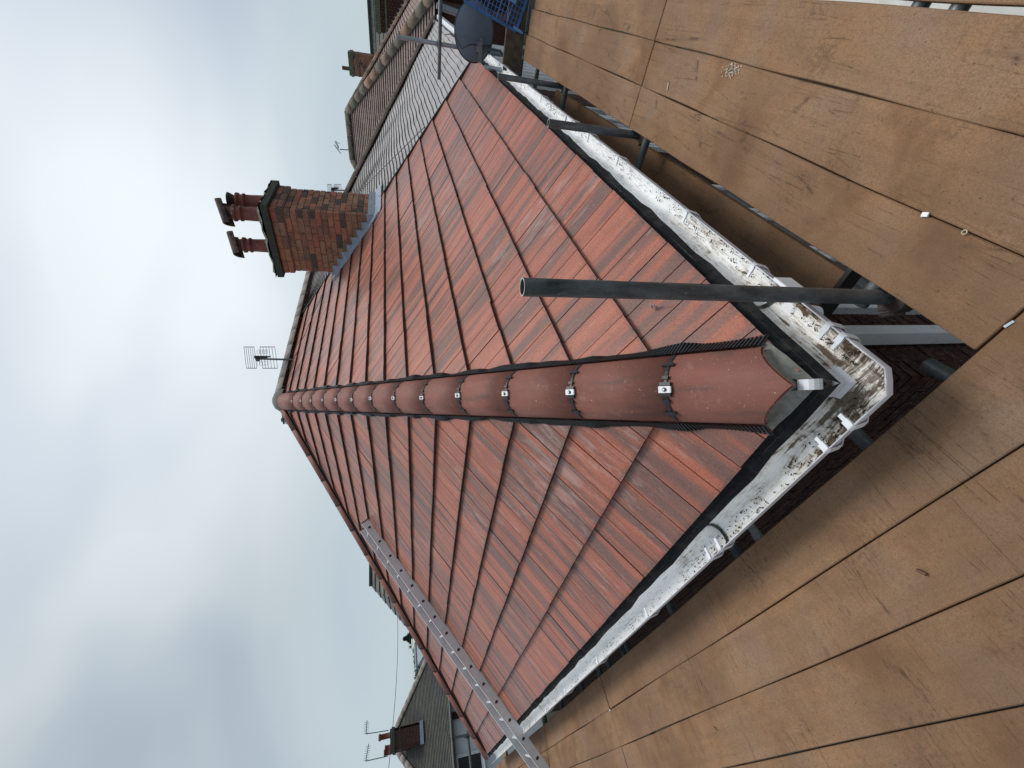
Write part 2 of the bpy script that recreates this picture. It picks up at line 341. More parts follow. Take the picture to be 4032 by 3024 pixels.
def course_material(name, base, alt, dirt, wid, axis='y', rough=.8):
    m_, t, b = material(name, rough, .3)
    v = worldpos(t); sx_ = NN(t, 'ShaderNodeSeparateXYZ'); t.links.new(v, sx_.inputs[0])
    at_ = NN(t, 'ShaderNodeAttribute', attribute_name='rnd')
    u = math_(t, 'ADD', math_(t, 'MULTIPLY', sx_.outputs[1 if axis == 'y' else 0], 1/wid), math_(t, 'MULTIPLY', at_.outputs['Fac'], 50))
    fl = math_(t, 'FLOOR', u); wn = NN(t, 'ShaderNodeTexWhiteNoise', noise_dimensions='2D'); cb = NN(t, 'ShaderNodeCombineXYZ'); t.links.new(fl, cb.inputs[0]); t.links.new(math_(t, 'MULTIPLY', at_.outputs['Fac'], 91), cb.inputs[1]); t.links.new(cb.outputs[0], wn.inputs[0])
    c = ramp(t, wn.outputs[0], [(0, base), (.6, alt), (.93, base), (1, dirt)])
    fr = math_(t, 'FRACT', u); j = ramp(t, fr, [(.0, 1.), (.09, 0.)]); c = mix(t, j, c, tuple(x*.25 for x in base))
    c = mix(t, ramp(t, noise(t, v, 1.1, 6, .65), [(.45, 0.), (.7, .7)]), c, dirt)
    setc(t, b, c); return m_
TILEB = course_material('pinkish plain tile', (.36,.27,.245), (.30,.215,.195), (.19,.145,.13), .2)
TILEA = course_material('mossy grey slate', (.060,.058,.060), (.09,.086,.083), (.10,.12,.070), .3, 'x', .55)
TILEC = course_material('grey tile far roof', (.22,.21,.195), (.17,.165,.155), (.12,.12,.105), .35)
REDPLAIN = course_material('dark red rear roof', (.22,.09,.07), (.26,.10,.075), (.13,.07,.06), .33)
OLDHIP = None
def oldhip():
    m_, t, b = material('orange and mossy hip tile', .85, .3)
    ob = NN(t, 'ShaderNodeObjectInfo'); v = worldpos(t)
    c = ramp(t, ob.outputs['Random'], [(0, (.36,.21,.15)), (.35, (.22,.18,.135)), (.6, (.40,.22,.15)), (.8, (.15,.14,.11))])
    c = mix(t, ramp(t, noise(t, v, 2.6, 5, .7), [(.42, 0.), (.62, .75)]), c, (.10,.095,.07))
    setc(t, b, c); bump(t, b, noise(t, v, 30, 3), .5, .004); return m_
OLDHIP = oldhip()
RENDER = plain('white render', (.62,.66,.70), .9, .05, 3)
GLASS = plain('dark window glass', (.03,.038,.045), .08, .2, 2, spec=.8)
PALEGLASS = plain('glass with pale blind behind', (.40,.42,.43), .12, .08, 2, spec=.8)
DISH = plain('dark grey dish', (.11,.14,.185), .5, .22, 4, dirt=(.13,.15,.17), dscale=6, dpos=(.5,.75))
BLUE = plain('blue plastic mesh', (.03,.13,.36), .5, .35, 20)
CABLE = plain('black cable', (.02,.02,.022), .5, .2, 10)
AER = plain('grey aerial metal', (.10,.11,.125), .5, .2, 10, metal=.3)
TIMB = plain('old dark timber', (.085,.062,.042), .85, .4, 14, bmp=.002)
GROUND = plain('garden ground', (.030,.034,.022), .95, .3, 3)
PATHM = plain('pale concrete path', (.62,.62,.60), .9, .12, 6)
ROADM = plain('asphalt', (.05,.05,.052), .9, .2, 8)
HEDGE = plain('dark evergreen needles', (.022,.045,.020), .8, .4, 8)
TWIG = plain('bare twig', (.10,.085,.07), .9, .3, 8)
BARK = plain('bark', (.09,.065,.045), .9, .3, 8)
STEEL = plain('bright steel clip', (.78,.79,.80), .35, .04, 30, metal=.2)
FARWHITE = plain('far white wall', (.60,.62,.58), .9, .05, 2)
FARROOF = plain('far pale roof', (.30,.34,.37), .8, .15, 2)

# ------------------------------------------------------------------ constants of the house
TH = R(34.278); c_, s_ = math.cos(TH), math.sin(TH); G = .345; W = 9.08; LX = 6.88
AP = Vector((W/2, W/2, W/2*math.tan(TH)))           # hip apex
# the ground, paths
gm = MB(); gm.add([(-400,-400,-5.3),(400,-400,-5.3),(400,400,-5.3),(-400,400,-5.3)], [(0,1,2,3)])
gm.build('ground', GROUND, kind='structure')
gm = MB(); gm.box((-2.2,-3.0,-5.32), (14.5,-1.12,-5.25)); gm.build('path', PATHM, kind='structure')
gm = MB(); gm.box((-60,-14,-5.32), (120,-8,-5.28)); gm.build('road', ROADM, kind='structure')
def attr(me, name, vals, typ='FLOAT_VECTOR', dom='POINT'):
    a = me.attributes.new(name, typ, dom)
    if typ == 'FLOAT_VECTOR': a.data.foreach_set('vector', [x for v in vals for x in v])
    else: a.data.foreach_set('value', vals)

house = empty('corner_house', 'red tiled hipped house whose roof corner faces the scaffold', 'house')
roof = link('roof', None, None, house)
# roof underlay / deck just beneath the tiles
def roofpt(face, u, v, h):
    # u along the eave, v up the slope, h above the slope plane
    if face == 'R': return Vector((u, v*c_-h*s_, v*s_+h*c_))
    return Vector((v*c_-h*s_, u, v*s_+h*c_))
um = MB(); d_ = -.035
um.add([roofpt('R',0,0,d_)+Vector((.0,0,0)), roofpt('R',LX+.0,0,d_), (LX,W/2,AP.z+d_), (W/2,W/2,AP.z+d_)], [(0,1,2,3)])
um.add([roofpt('L',0,0,d_), roofpt('L',W,0,d_), (W/2,W/2,AP.z+d_)], [(0,2,1)])
um.add([(0,W,0+d_),(LX,W,d_),(LX,W/2,AP.z+d_),(W/2,W/2,AP.z+d_)], [(0,3,2,1)])
um.build('underlay', FELT, roof)

def make_tile(face, u0, u1, v0, hmid, rnd, clips, dv=.045):
    """one interlocking tile with a false joint in the middle, cut to the hips"""
    v1 = v0+G+.05; um_ = (u0+u1)/2; gp = .0026; gw = .0034; gd = .016
    prof = [(u0+gp, 0), (um_-gw, 0), (um_, -gd), (um_+gw, 0), (u1-gp, 0)]
    tk = .024
    jig = [random.uniform(-.0022, .0022) for _ in range(3)]
    vs = []; tcs = []
    vj = v0+random.uniform(-.0035, .0035)
    for v, ht in ((vj, .048), (v1, .048-.026*(v1-v0)/G)):
        for u, dz in prof: vs.append((u, v, ht+dz+jig[0]+(u-um_)*jig[1]*3))
    for v, ht in ((vj, .048-tk), (v1, .048-.026*(v1-v0)/G-tk)):
        for u in (u0+gp, u1-gp): vs.append((u, v, ht))
    fs = [(i, i+1, i+6, i+5) for i in range(4)] + [(10,12,13,11), (0,10,11,4,3,2,1), (5,6,7,8,9,13,12), (0,5,12,10), (4,11,13,9)]
    mi = [0]*4+[1]*5
    bm = bmesh.new(); bv = [bm.verts.new(v) for v in vs]
    for f, m1 in zip(fs, mi):
        ff = bm.faces.new([bv[i] for i in f]); ff.material_index = m1
    if face == 'L': bmesh.ops.reverse_faces(bm, faces=bm.faces[:])
    for (co, no) in clips:
        geom = bm.verts[:]+bm.edges[:]+bm.faces[:]
        r = bmesh.ops.bisect_plane(bm, geom=geom, plane_co=co, plane_no=no, clear_outer=True)
        ed = [e for e in r['geom_cut'] if isinstance(e, bmesh.types.BMEdge)]
        if ed:
            try:
                q = bmesh.ops.contextual_create(bm, geom=ed)
                for f in q['faces']: f.material_index = 1
            except Exception: pass
    if len(bm.faces) < 4: bm.free(); return None
    area = sum(f.calc_area() for f in bm.faces if f.material_index == 0)
    if area < .002: bm.free(); return None
    tcl = [(v.co.x, v.co.y-v0, rnd) for v in bm.verts]
    for v in bm.verts: v.co = roofpt(face, v.co.x, v.co.y, v.co.z)
    me = bpy.data.meshes.new('roof_tile'); bm.to_mesh(me)
    attr(me, 'tc', tcl); cen = sum((v.co for v in bm.verts), Vector())/len(bm.verts); bm.free()
    return me, cen, area
tiles = []
TW = .33
def hipclip(uoff, sgn):   # keep u*sgn > ... in (u, v) plane: hip is u = v*c_
    pass
for k in range(16):
    v0 = k*G
    # right face: u from hip (u=v c) to verge
    st = -.07 - (TW/2 if k % 2 else 0)
    u = st+ math.floor((v0*c_-st)/TW)*TW
    while u < LX:
        r_ = make_tile('R', u, u+TW, v0, 0, random.random(),
                       [((.035,0,0), Vector((-1, c_, 0)).normalized()), ((LX-.015,0,0), (1,0,0))])
        if r_: tiles.append(r_+('R',))
        u += TW
    st = .07 - (TW/2 if k % 2 else 0)
    u = st + math.floor((v0*c_-st)/TW)*TW
    while u < W - v0*c_:
        r_ = make_tile('L', u, u+TW, v0, 0, random.random(),
                       [((.035,0,0), Vector((-1, c_, 0)).normalized()), ((W-.035,0,0), Vector((1, c_, 0)).normalized())])
        if r_: tiles.append(r_+('L',))
        u += TW
# chimney occupies part of the roof: leave tiles, the stack stands through them
def scr(t): return -t[2]/max(.3, (t[1]-CAM).length)**3 * abs((CAM-t[1]).dot(Vector((0,-s_,c_)) if t[3]=='R' else Vector((-s_,0,c_))))
tiles.sort(key=scr)
for me, cen, a_, f_ in tiles[:296]: link('roof_tile', me, [TILE, TILE_EDGE], roof)
bm = bmesh.new()
for me, cen, a_, f_ in tiles[296:]: bm.from_mesh(me)
me = bpy.data.meshes.new('roof_tile'); bm.to_mesh(me); bm.free()
link('roof_tile', me, [TILE, TILE_EDGE], roof, kind='stuff')

# rear slope and verge strip
def coursed(name, A, B, C_, D, n, step, mat, parent, kind=None, jit=0.0):
    """stepped courses between eave edge A-B and top edge D-C"""
    A, B, C_, D = map(Vector, (A, B, C_, D)); nrm = (B-A).cross(D-A).normalized()
    if nrm.z < 0: nrm = -nrm
    mb = MB(); rv = []
    for i in range(n):
        a0 = A.lerp(D, i/n); b0 = B.lerp(C_, i/n); a1 = A.lerp(D, (i+1)/n); b1 = B.lerp(C_, (i+1)/n)
        sg = 10 if jit else 1
        pa = [a0.lerp(b0, j/sg)+nrm*(step+random.uniform(-jit, jit)) for j in range(sg+1)]
        pb = [a1.lerp(b1, j/sg)+nrm*(step*.12) for j in range(sg+1)]
        pl = [a0.lerp(b0, j/sg)-nrm*step*.2 for j in range(sg+1)]
        r_ = random.random()
        for j in range(sg):
            mb.add([pa[j], pa[j+1], pb[j+1], pb[j], pl[j], pl[j+1]], [(0,1,2,3)], 0)
            mb.add([pa[j], pa[j+1], pl[j+1], pl[j]], [(0,3,2,1)], 1)
            rv += [r_]*10
    me = mb.me(name); attr(me, 'rnd', rv, 'FLOAT')
    return link(name, me, mat, parent, kind=kind)
coursed('rear_slope', (0,W,0), (LX,W,0), (LX,W/2,AP.z), (W/2,W/2,AP.z), 16, .025, [REDPLAIN, TILE_EDGE], roof)
vm = MB(); vm.bar(roofpt('R', LX+.0, -.02, .035), roofpt('R', LX+.0, W/2/c_, .035), .03, .05, (0,-s_,c_)); vm.build('verge_strip', BLACK, roof)

# ---- hips
Q0 = math.radians(24)
def seg_q(q, flat):
    if not flat: return math.cos(q), abs(math.sin(q))**.8
    qq = Q0+(math.pi-2*Q0)*q/math.pi
    return math.cos(qq)/math.cos(Q0), (math.sin(qq)-math.sin(Q0))/(1-math.sin(Q0))
def half_pipe(a, b, side, upn, rw, rh, th_=.012, n=10, ext=1.0, flare=0, clip=None, drop=.0, flat=True):
    """a thin arched tile from a to b; side = unit vector, upn = unit normal"""
    a = Vector(a); b = Vector(b); mb = MB(); vs = []; tcv = []
    ang = [math.pi*(i/n) for i in range(n+1)]
    L_ = (b-a).length
    for (p, r_) in ((a, 1.0+flare), (b, 1.0)):
        for off in (0, th_):
            for q in ang:
                cs, sn = seg_q(q, flat)
                vs.append(p + side*(cs*(rw*r_-(0 if flat else off))) + upn*(sn*rh*r_-off*(1 if flat else sn)))
    m_ = n+1
    fs = []
    for i in range(n):
        fs.append((i, i+1, 2*m_+i+1, 2*m_+i))               # outer
        fs.append((m_+i, 3*m_+i, 3*m_+i+1, m_+i+1))         # inner
        fs.append((i, m_+i, m_+i+1, i+1)); fs.append((2*m_+i, 2*m_+i+1, 3*m_+i+1, 3*m_+i))
    fs.append((0, 2*m_, 3*m_, m_)); fs.append((n, m_+n, 3*m_+n, 2*m_+n))
    bm = bmesh.new(); bv = [bm.verts.new(v) for v in vs]
    for k, f in enumerate(fs):
        ff = bm.faces.new([bv[i] for i in f]); ff.smooth = (k < 4*n and k % 4 < 2)
    if clip:
        for co, no in clip:
            bmesh.ops.bisect_plane(bm, geom=bm.verts[:]+bm.edges[:]+bm.faces[:], plane_co=co, plane_no=no, clear_outer=True)
    bmesh.ops.recalc_face_normals(bm, faces=bm.faces[:])
    rnd = random.random(); ax = (b-a).normalized()
    tcl = []
    for v in bm.verts:
        d = v.co-a; tcl.append((d.dot(side)+d.dot(upn)*.5, d.dot(ax), rnd))
    me = bpy.data.meshes.new('hip_tile'); bm.to_mesh(me); bm.free(); attr(me, 'tc', tcl)
    return me
HA = AP.normalized(); HL = AP.length
HS = Vector((1,-1,0)).normalized(); HN = HS.cross(HA); HN = HN if HN.z > 0 else -HN
hip = link('hip', None, None, roof); hip.name = 'hip'
# hip would be a fourth level under roof: hang it straight on the house
hip.parent = house
base_h = .034
t0 = -.16; pos = [.43+.467*i for i in range(13)]
edges_ = [t0]+pos+[HL-.13]
for i in range(len(edges_)-1):
    a = HA*(edges_[i]+.004)+HN*base_h; b = HA*(edges_[i+1]-.004)+HN*base_h
    clip = [((-.020,0,0), (-1,0,0)), ((0,-.020,0), (0,-1,0))] if i == 0 else None
    me = half_pipe(a, b, HS, HN, .128, .082, clip=clip, n=14, flare=random.uniform(-.0015, .002))
    link('hip_tile', me, HIP, hip)
# mortar bedding at the foot of the hip
mb = MB()
mb.add([(-.015,.02,-.005),(.02,-.015,-.005),(.20,.012,.075),(.21,.09,.14),(.10,.10,.115),(.09,.21,.14),(.012,.20,.075)], [(0,1,2,3,4),(0,4,5,6),(1,0,6,5)])
for f_ in 'RL':
    pp_ = [roofpt(f_,-.012,-.010,.030), roofpt(f_,.10,-.004,.052), roofpt(f_,.185,.006,.053), roofpt(f_,.20,.09,.056), roofpt(f_,.14,.15,.062), roofpt(f_,.05,.06,.06)]
    mb.add(pp_+[roofpt(f_,-.012,-.010,.0), roofpt(f_,.10,-.004,.02), roofpt(f_,.185,.006,.02)], [(0,1,2,3,4,5),(0,6,7,1),(1,7,8,2)])
mb.build('mortar_bed', MORTAR, hip)
bm = bmesh.new(); n = 14; rg = []
for tt in (-.16, .20):
    rg.append([bm.verts.new(HA*tt+HN*(base_h-.02)+HS*(math.cos(math.pi*k/n)*.114)+HN*((math.sin(math.pi*k/n)+1e-9)*.078)) for k in range(n+1)])
for k in range(n): bm.faces.new((rg[0][k], rg[0][k+1], rg[1][k+1], rg[1][k]))
bm.faces.new(rg[0]); bm.faces.new(rg[1]); bm.faces.new((rg[0][0], rg[1][0], rg[1][n], rg[0][n]))
for co, no in (((.006,0,0), (-1,-.12,0)), ((0,.006,0), (-.12,-1,0))):
    q_ = bmesh.ops.bisect_plane(bm, geom=bm.verts[:]+bm.edges[:]+bm.faces[:], plane_co=co, plane_no=Vector(no).normalized(), clear_outer=True)
    ed_ = [e for e in q_['geom_cut'] if isinstance(e, bmesh.types.BMEdge)]
    if ed_: bmesh.ops.holes_fill(bm, edges=ed_)
bmesh.ops.recalc_face_normals(bm, faces=bm.faces[:]); me = bpy.data.meshes.new('mortar_plug'); bm.to_mesh(me); bm.free()
link('mortar_plug', me, MORTAR, hip)
# clips: black union pieces and steel plate with screw at every joint
def arc_pt(t, q, extra=0):
    cs, sn = seg_q(q, True)
    return HA*t+HN*base_h+HS*(cs*(.128+extra*.4))+HN*(sn*.082+extra)
for i, t in enumerate(pos):
    mb = MB()
    # dark union band in the joint
    n = 14
    for k in range(n):
        q0 = math.pi*k/n+.0001; q1 = min(math.pi*(k+1)/n, math.pi-.0001)
        A_ = [arc_pt(t-.006, q0, .005), arc_pt(t+.006, q0, .005), arc_pt(t+.006, q1, .005), arc_pt(t-.006, q1, .005)]
        mb.add(A_, [(0,1,2,3)]); 
    for q in (.62, 1.15, 1.38, 1.76, 2.0, 2.52):
        c0 = arc_pt(t, q, .006); tang = (arc_pt(t, q+.02)-arc_pt(t, q-.02)).normalized(); nn = HA.cross(tang)
        wde = .022 if q in (.62, 2.52, 1.38, 1.76) else .012
        mb.obox(c0, HA*wde, tang*.0065, nn*.004)
    mb.build('union_strip', BLACK, hip)
    mb = MB(); jq = R(90)+random.uniform(-.05, .05); c0 = arc_pt(t, jq, .009)
    mb.obox(c0, HA*.022, HS*.0125, HN*.002); mb.obox(c0+HA*.0225-HN*.002, HA*.002, HS*.0125, HN*.004); mb.obox(c0-HA*.0225-HN*.002, HA*.002, HS*.0125, HN*.004)
    mb.build('hip_clip', STEEL, hip)
    mb = MB(); pr = [c0+HN*.002, c0+HN*.0065]; mb.tube(pr, .008, 12); mb.build('screw_washer', BLACK, hip)
    mb = MB(); mb.tube([c0+HN*.006, c0+HN*.010], .0042, 8); mb.build('screw_head', STEEL, hip)
# ribbed black rolls both sides
for face, nm in (('R', 'right'), ('L', 'left')):
    mb = MB(); nrib = 1000; prev = None
    sd2 = HS if face == 'R' else -HS
    for i in range(nrib):
        t = .155+(HL-.36)*i/nrib; t2 = t+(HL-.36)/nrib
        # outer edge wavers, dips at the course steps
        vv = (t*HA.z)/s_/G; fr = vv-math.floor(vv)
        ww = .149+.006*math.sin(t*5.3+(0 if face=='R' else 2))+.004*math.sin(t*17)
        hgt = .060-.022*(fr/.85 if fr < .85 else (1-fr)/.15)
        rib = .0035 if i % 2 else -.0025
        nface = Vector((0,-s_,c_)) if face == 'R' else Vector((-s_,0,c_))
        def P(tt, dside, h):
            base = HA*tt+sd2*dside
            if face == 'R': z = base.y*math.tan(TH)
            else: z = base.x*math.tan(TH)
            return Vector((base.x, base.y, z))+nface*h
        a_ = [P(t, .108, .072+rib), P(t, ww, hgt-.006+rib), P(t, ww+.004, hgt-.02)]
        b_ = [P(t2, .108, .072+rib), P(t2, ww, hgt-.006+rib), P(t2, ww+.004, hgt-.02)]
        mb.add(a_+b_, [(0,1,4,3),(1,2,5,4)])
        if prev: mb.add(prev+a_, [(0,1,4,3)])
        prev = b_
    mb.build('ribbed_roll', BLACK, hip)
# curled hip iron
mb = MB(); cen = Vector((.045,.035,.095)); up_ = Vector((0,0,1)); dh = Vector((1,1,0)).normalized()
pts = []
for k in range(13):
    a = -2.2+ k*(4.6/12); pts.append(cen+up_*math.sin(a)*.024+dh*(math.cos(a)*.024)-dh*.06)
pts = [Vector((.10,.10,.085)), Vector((.02,.02,.022)), Vector((-.010,-.010,.012))]+[Vector((-.018,-.018,.042))+dh*(.030*math.sin(a)*-1)+up_*(-.030*math.cos(a)) for a in [i*.42 for i in range(0, 13)]]
for i in range(len(pts)-1): mb.bar(pts[i], pts[i+1]+(pts[i+1]-pts[i])*.08, .032, .004, (pts[i+1]-pts[i]).cross(HS))
mb.build('hip_iron', STEEL, hip)

# rear-left hip
HB = Vector((W/2, -W/2, AP.z)).normalized(); B0 = Vector((0, W, 0)); HSb = Vector((1,1,0)).normalized(); HNb = HSb.cross(HB); HNb = HNb if HNb.z > 0 else -HNb
hip2 = link('hip', None, None, house)
LB_ = Vector((W/2, -W/2, AP.z)).length
n2_ = 15
for i in range(n2_):
    a = B0+HB*(LB_*i/n2_+.004)+HNb*.028; b = B0+HB*(LB_*(i+1)/n2_-.10*(i == n2_-1)-.004)+HNb*.028
    link('hip_tile', half_pipe(a, b, HSb, HNb, .125, .085, n=8), HIP, hip2)
    if i:
        mb = MB(); tt = LB_*i/n2_
        for k in range(8):
            q0 = math.pi*k/8; q1 = math.pi*(k+1)/8
            f = lambda t_, q: B0+HB*t_+HNb*.028+HSb*seg_q(q, True)[0]*.127+HNb*(seg_q(q, True)[1]*.085+.004)
            mb.add([f(tt-.009,q0), f(tt+.009,q0), f(tt+.009,q1), f(tt-.009,q1)], [(0,1,2,3)])
        mb.build('union_strip', BLACK, hip2)
mb = MB()
for sgn in (-1, 1):
    mb.bar(B0+HB*.05+HSb*sgn*.135+HNb*(-.022), B0+HB*(LB_-.3)+HSb*sgn*.135+HNb*-.022, .03, .03, HNb)
mb.build('ribbed_roll', BLACK, hip2)
# ridge: old grey tiles
ridge = link('ridge', None, None, house)
nr = 6; x0 = W/2+.02
for i in range(nr):
    a = Vector((x0+.45*i*0.98, W/2, AP.z+.035)); b = a+Vector((.435,0,0))
    link('ridge_tile', half_pipe(a, b, Vector((0,1,0)), Vector((0,0,1)), .13, .115, n=8, flare=.012), OLDRIDGE, ridge)
mb = MB(); mb.lathe(AP+Vector((.02,0,-.02)), [(.19,.0),(.175,.07),(.13,.135),(.06,.17),(.01,.175)], 14)
mb.build('saddle_mortar', MORTAR, ridge)

# ---- eaves: felt tray and gutter
em = MB()
for face, Lc in (('R', LX), ('L', W)):
    seg = 60
    for i in range(seg):
        u0 = Lc*i/seg; u1 = Lc*(i+1)/seg
        def wav(u): return .004*math.sin(u*9)+.004*math.sin(u*23+1)
        def P3(u, o, z): return Vector((u, o, z)) if face == 'R' else Vector((o, u, z))
        rows = [(.10, .045), (.0, .012), (-.028, -.012), (-.043, -.040)]
        for (o0, z0), (o1, z1) in zip(rows, rows[1:]):
            a0 = max(u0, 0); 
            q = [P3(max(u0, o0 if o0 < 0 else u0), o0, z0), P3(u1, o0, z0), P3(u1, o1+wav(u1)*(o1 < 0), z1), P3(u0 if i else o1, o1+wav(u0)*(o1 < 0), z1)]
            em.add(q, [(0,1,2,3) if face == 'L' else (0,3,2,1)])
em.build('felt_strip', FELT, roof)
gutter = link('gutter', None, None, house)
# cross-section: o = distance outwards from the tile edge, z
SEC = [(-.022,-.040),(-.025,-.090),(-.036,-.108),(-.055,-.120),(-.085,-.124),(-.112,-.120),(-.130,-.104),(-.140,-.080),(-.146,-.048),(-.153,-.036),(-.153,-.028)]
def gutter_run(face, u0, u1, n=40, sec=SEC, name='gutter_run', scale=1.0):
    def P3(u, o, z): return Vector((u, o, z)) if face == 'R' else Vector((o, u, z))
    vs = []; tcv = []; fs = []; t_ = .003; m_ = len(sec)
    for i in range(n+1):
        u = u0+(u1-u0)*i/n
        sag = -.004*math.sin(u*1.1)
        for inner in (1, 0):
            for j, (o, z) in enumerate(sec):
                oo, zz = o, z
                if not inner:
                    cx, cz = -.09, -.06
                    d = Vector((o-cx, z-cz)).normalized(); oo += d.x*t_; zz += d.y*t_*1.0
                vs.append(P3(u, oo, zz+sag)); tcv.append((j/m_*.13, u, inner*1.0))
    st = 2*m_
    for i in range(n):
        for j in range(m_-1):
            fs.append((i*st+j, i*st+j+1, (i+1)*st+j+1, (i+1)*st+j)); fs.append((i*st+m_+j, (i+1)*st+m_+j, (i+1)*st+m_+j+1, i*st+m_+j+1))
        fs.append((i*st+m_-1, i*st+2*m_-1, (i+1)*st+2*m_-1, (i+1)*st+m_-1))
    if face == 'L': fs = [tuple(reversed(f)) for f in fs]
    fs.append(tuple(range(m_))+tuple(range(2*m_-1, m_-1, -1)))
    me = mesh(name, vs, fs); me.polygons.foreach_set('use_smooth', [True]*len(fs)); attr(me, 'tc', tcv)
    return link(name, me, GUT, gutter)
# corner piece and runs (joints at the photographed places)
gutter_run('R', .035, .388, 12); gutter_run('R', .392, 3.0); gutter_run('R', 3.004, LX-.05)
gutter_run('L', .035, .858, 12); gutter_run('L', .862, 4.9); gutter_run('L', 4.905, W-.02)
# angle: floor plate with chamfered outer corner
def corner():
    mb = MB(); tcv = []
    inner = lambda k: None
    rings = []
    # path of the rim from the L run to the R run (chamfered), in plan
    for (o, z) in SEC:
        ch = max(0, (-o-.10))*0.9 if o < -.10 else 0
        a = Vector((o, .036, z)); 
        if o < -.10:
            b = Vector((o, o+ .05, z)); c = Vector((o+.05, o, z)); mid = [b, (b+c)/2, c]
        else:
            b = Vector((o, o, z)); mid = [b, b, b]
        rings.append([a]+mid+[Vector((.036, o, z))])
    vs = []; 
    for off in (0, 1):
        for r_ in rings:
            for p in r_:
                q = p.copy()
                if off:
                    d = Vector((p.x, p.y, 0)); 
                    q = p+Vector((-.003 if p.x <= p.y+1e-6 else 0, -.003 if p.y <= p.x+1e-6 else 0, -.003))
                vs.append(q); tcv.append((p.x*1.3, p.y*3, 1.0-off))
    nr_, npt = len(rings), 5; fs = []
    for j in range(nr_-1):
        for i in range(npt-1):
            fs.append((j*npt+i, j*npt+i+1, (j+1)*npt+i+1, (j+1)*npt+i))
            o_ = nr_*npt; fs.append((o_+j*npt+i, o_+(j+1)*npt+i, o_+(j+1)*npt+i+1, o_+j*npt+i+1))
    j = nr_-1
    for i in range(npt-1): fs.append((j*npt+i, j*npt+i+1, nr_*npt+j*npt+i+1, nr_*npt+j*npt+i))
    me = mesh('gutter_angle', vs, fs); me.validate(); attr(me, 'tc', tcv); return link('gutter_angle', me, GUT, gutter)
corner()
# rim lip + joint collars, brackets
def P3g(face, u, o, z): return Vector((u, o, z)) if face == 'R' else Vector((o, u, z))
def gbracket(face, u, wdt=.03, big=False):
    mb = MB()
    path = [(-.146,-.030),(-.156,-.025),(-.159,-.034),(-.154,-.060),(-.148,-.090),(-.128,-.116),(-.085,-.131),(-.04,-.125)]
    for (o0, z0), (o1, z1) in zip(path, path[1:]):
        mb.bar(P3g(face,u,o0,z0), P3g(face,u,o1+(o1-o0)*.1,z1+(z1-z0)*.1), wdt, .003,
               P3g(face,0,o1-o0,z1-z0).cross(Vector((1,0,0) if face == 'R' else (0,1,0))))
    # the clip over the rim
    mb.box(*[tuple(map(min, zip(P3g(face,u-wdt/2,-.150,-.034), P3g(face,u+wdt/2,-.128,-.026)))), tuple(map(max, zip(P3g(face,u-wdt/2,-.150,-.034), P3g(face,u+wdt/2,-.128,-.026))))])
    mb.box(*[tuple(map(min, zip(P3g(face,u-wdt*.3,-.138,-.036), P3g(face,u+wdt*.3,-.105,-.030)))), tuple(map(max, zip(P3g(face,u-wdt*.3,-.138,-.036), P3g(face,u+wdt*.3,-.105,-.030))))])
    # fin below
    a = P3g(face,u-.004,-.155,-.12); b = P3g(face,u+.004,-.03,-.19)
    return mb.build('gutter_bracket', UPVC, gutter)
for u in (.045,.10,.475): gbracket('R', u, .020)
for u in (.97,1.77,2.27,2.63,3.49,4.3,5.2,6.1): gbracket('R', u, .030)
for u in (.03,.14,.82,.91): gbracket('L', u, .022)
for u in (1.65,2.61,3.58,4.4,4.98,5.7,6.5,7.3,8.2): gbracket('L', u, .030)
# joint collars (dark seal line and white body)
for face, u in (('R', .390), ('R', 3.002), ('L', .860), ('L', 4.902)):
    mb = MB(); 
    for (o0, z0), (o1, z1) in zip(SEC, SEC[1:]):
        a = P3g(face, u-.010, o0+(.002 if o0<-.09 else -.002), z0+.002); b = P3g(face, u+.010, o0+(.002 if o0<-.09 else -.002), z0+.002)
        c = P3g(face, u+.010, o1+(.002 if o1<-.09 else -.002), z1+.002); d = P3g(face, u-.010, o1+(.002 if o1<-.09 else -.002), z1+.002)
        mb.add([a,b,c,d], [(0,1,2,3)])
    mb.build('gutter_seal', BLACK, gutter)
# running outlet with bump on the outer face, downpipe below
mb = MB(); mb.box((.235,-.168,-.10),(.365,-.154,-.024)); mb.tube([(.32,-.06,-.12),(.32,-.045,-.27)], .030, 14)
o = mb.build('gutter_outlet', UPVC, gutter); bevel(o, .004, 2)
mb = MB()
mb.bar((.32,-.03,-.27),(.56,.235,-.42), .06, .06); mb.box((.525,.205,-5.2),(.595,.285,-.38))
o = mb.build('downpipe', UPVC, house); bevel(o, .004, 1)
# bits of dead moss and leaves lying in the gutter
litter = MB(); LC = [.05, .12, .3, .62, .8, 1.0, 1.25, 1.9, 2.6, 3.4]
for _ in range(900):
    f = random.choice('RL'); u = abs(random.choice(LC)+random.gauss(0, .10)) if random.random() < .8 else random.uniform(0, 6)
    o_ = random.uniform(-.135, -.06); z = -.118 + max(0, (-o_-.115))*1.2
    r_ = random.uniform(.0006, .0026); p = P3g(f, u, o_, z+.002)
    a = random.random()*6.28
    litter.obox(p, Vector((math.cos(a), math.sin(a), 0))*r_*2, Vector((-math.sin(a), math.cos(a), 0))*r_*.8, Vector((0,0,.001)))
litter.build('gutter_litter', plain('dead moss', (.035,.028,.012), .95, .4, 60), gutter, kind='stuff')
# fascia and soffit
mb = MB(); mb.box((-.0,-.0,-.23),(LX,.02,-.03)); mb.box((.0,.021,-.23),(.02,W,-.03)); mb.build('fascia', UPVC, house)
mb = MB(); mb.box((.022,.022,-.245),(LX,.30,-.232)); mb.box((.022,.302,-.245),(.30,W,-.232)); mb.build('soffit', UPVC, house)

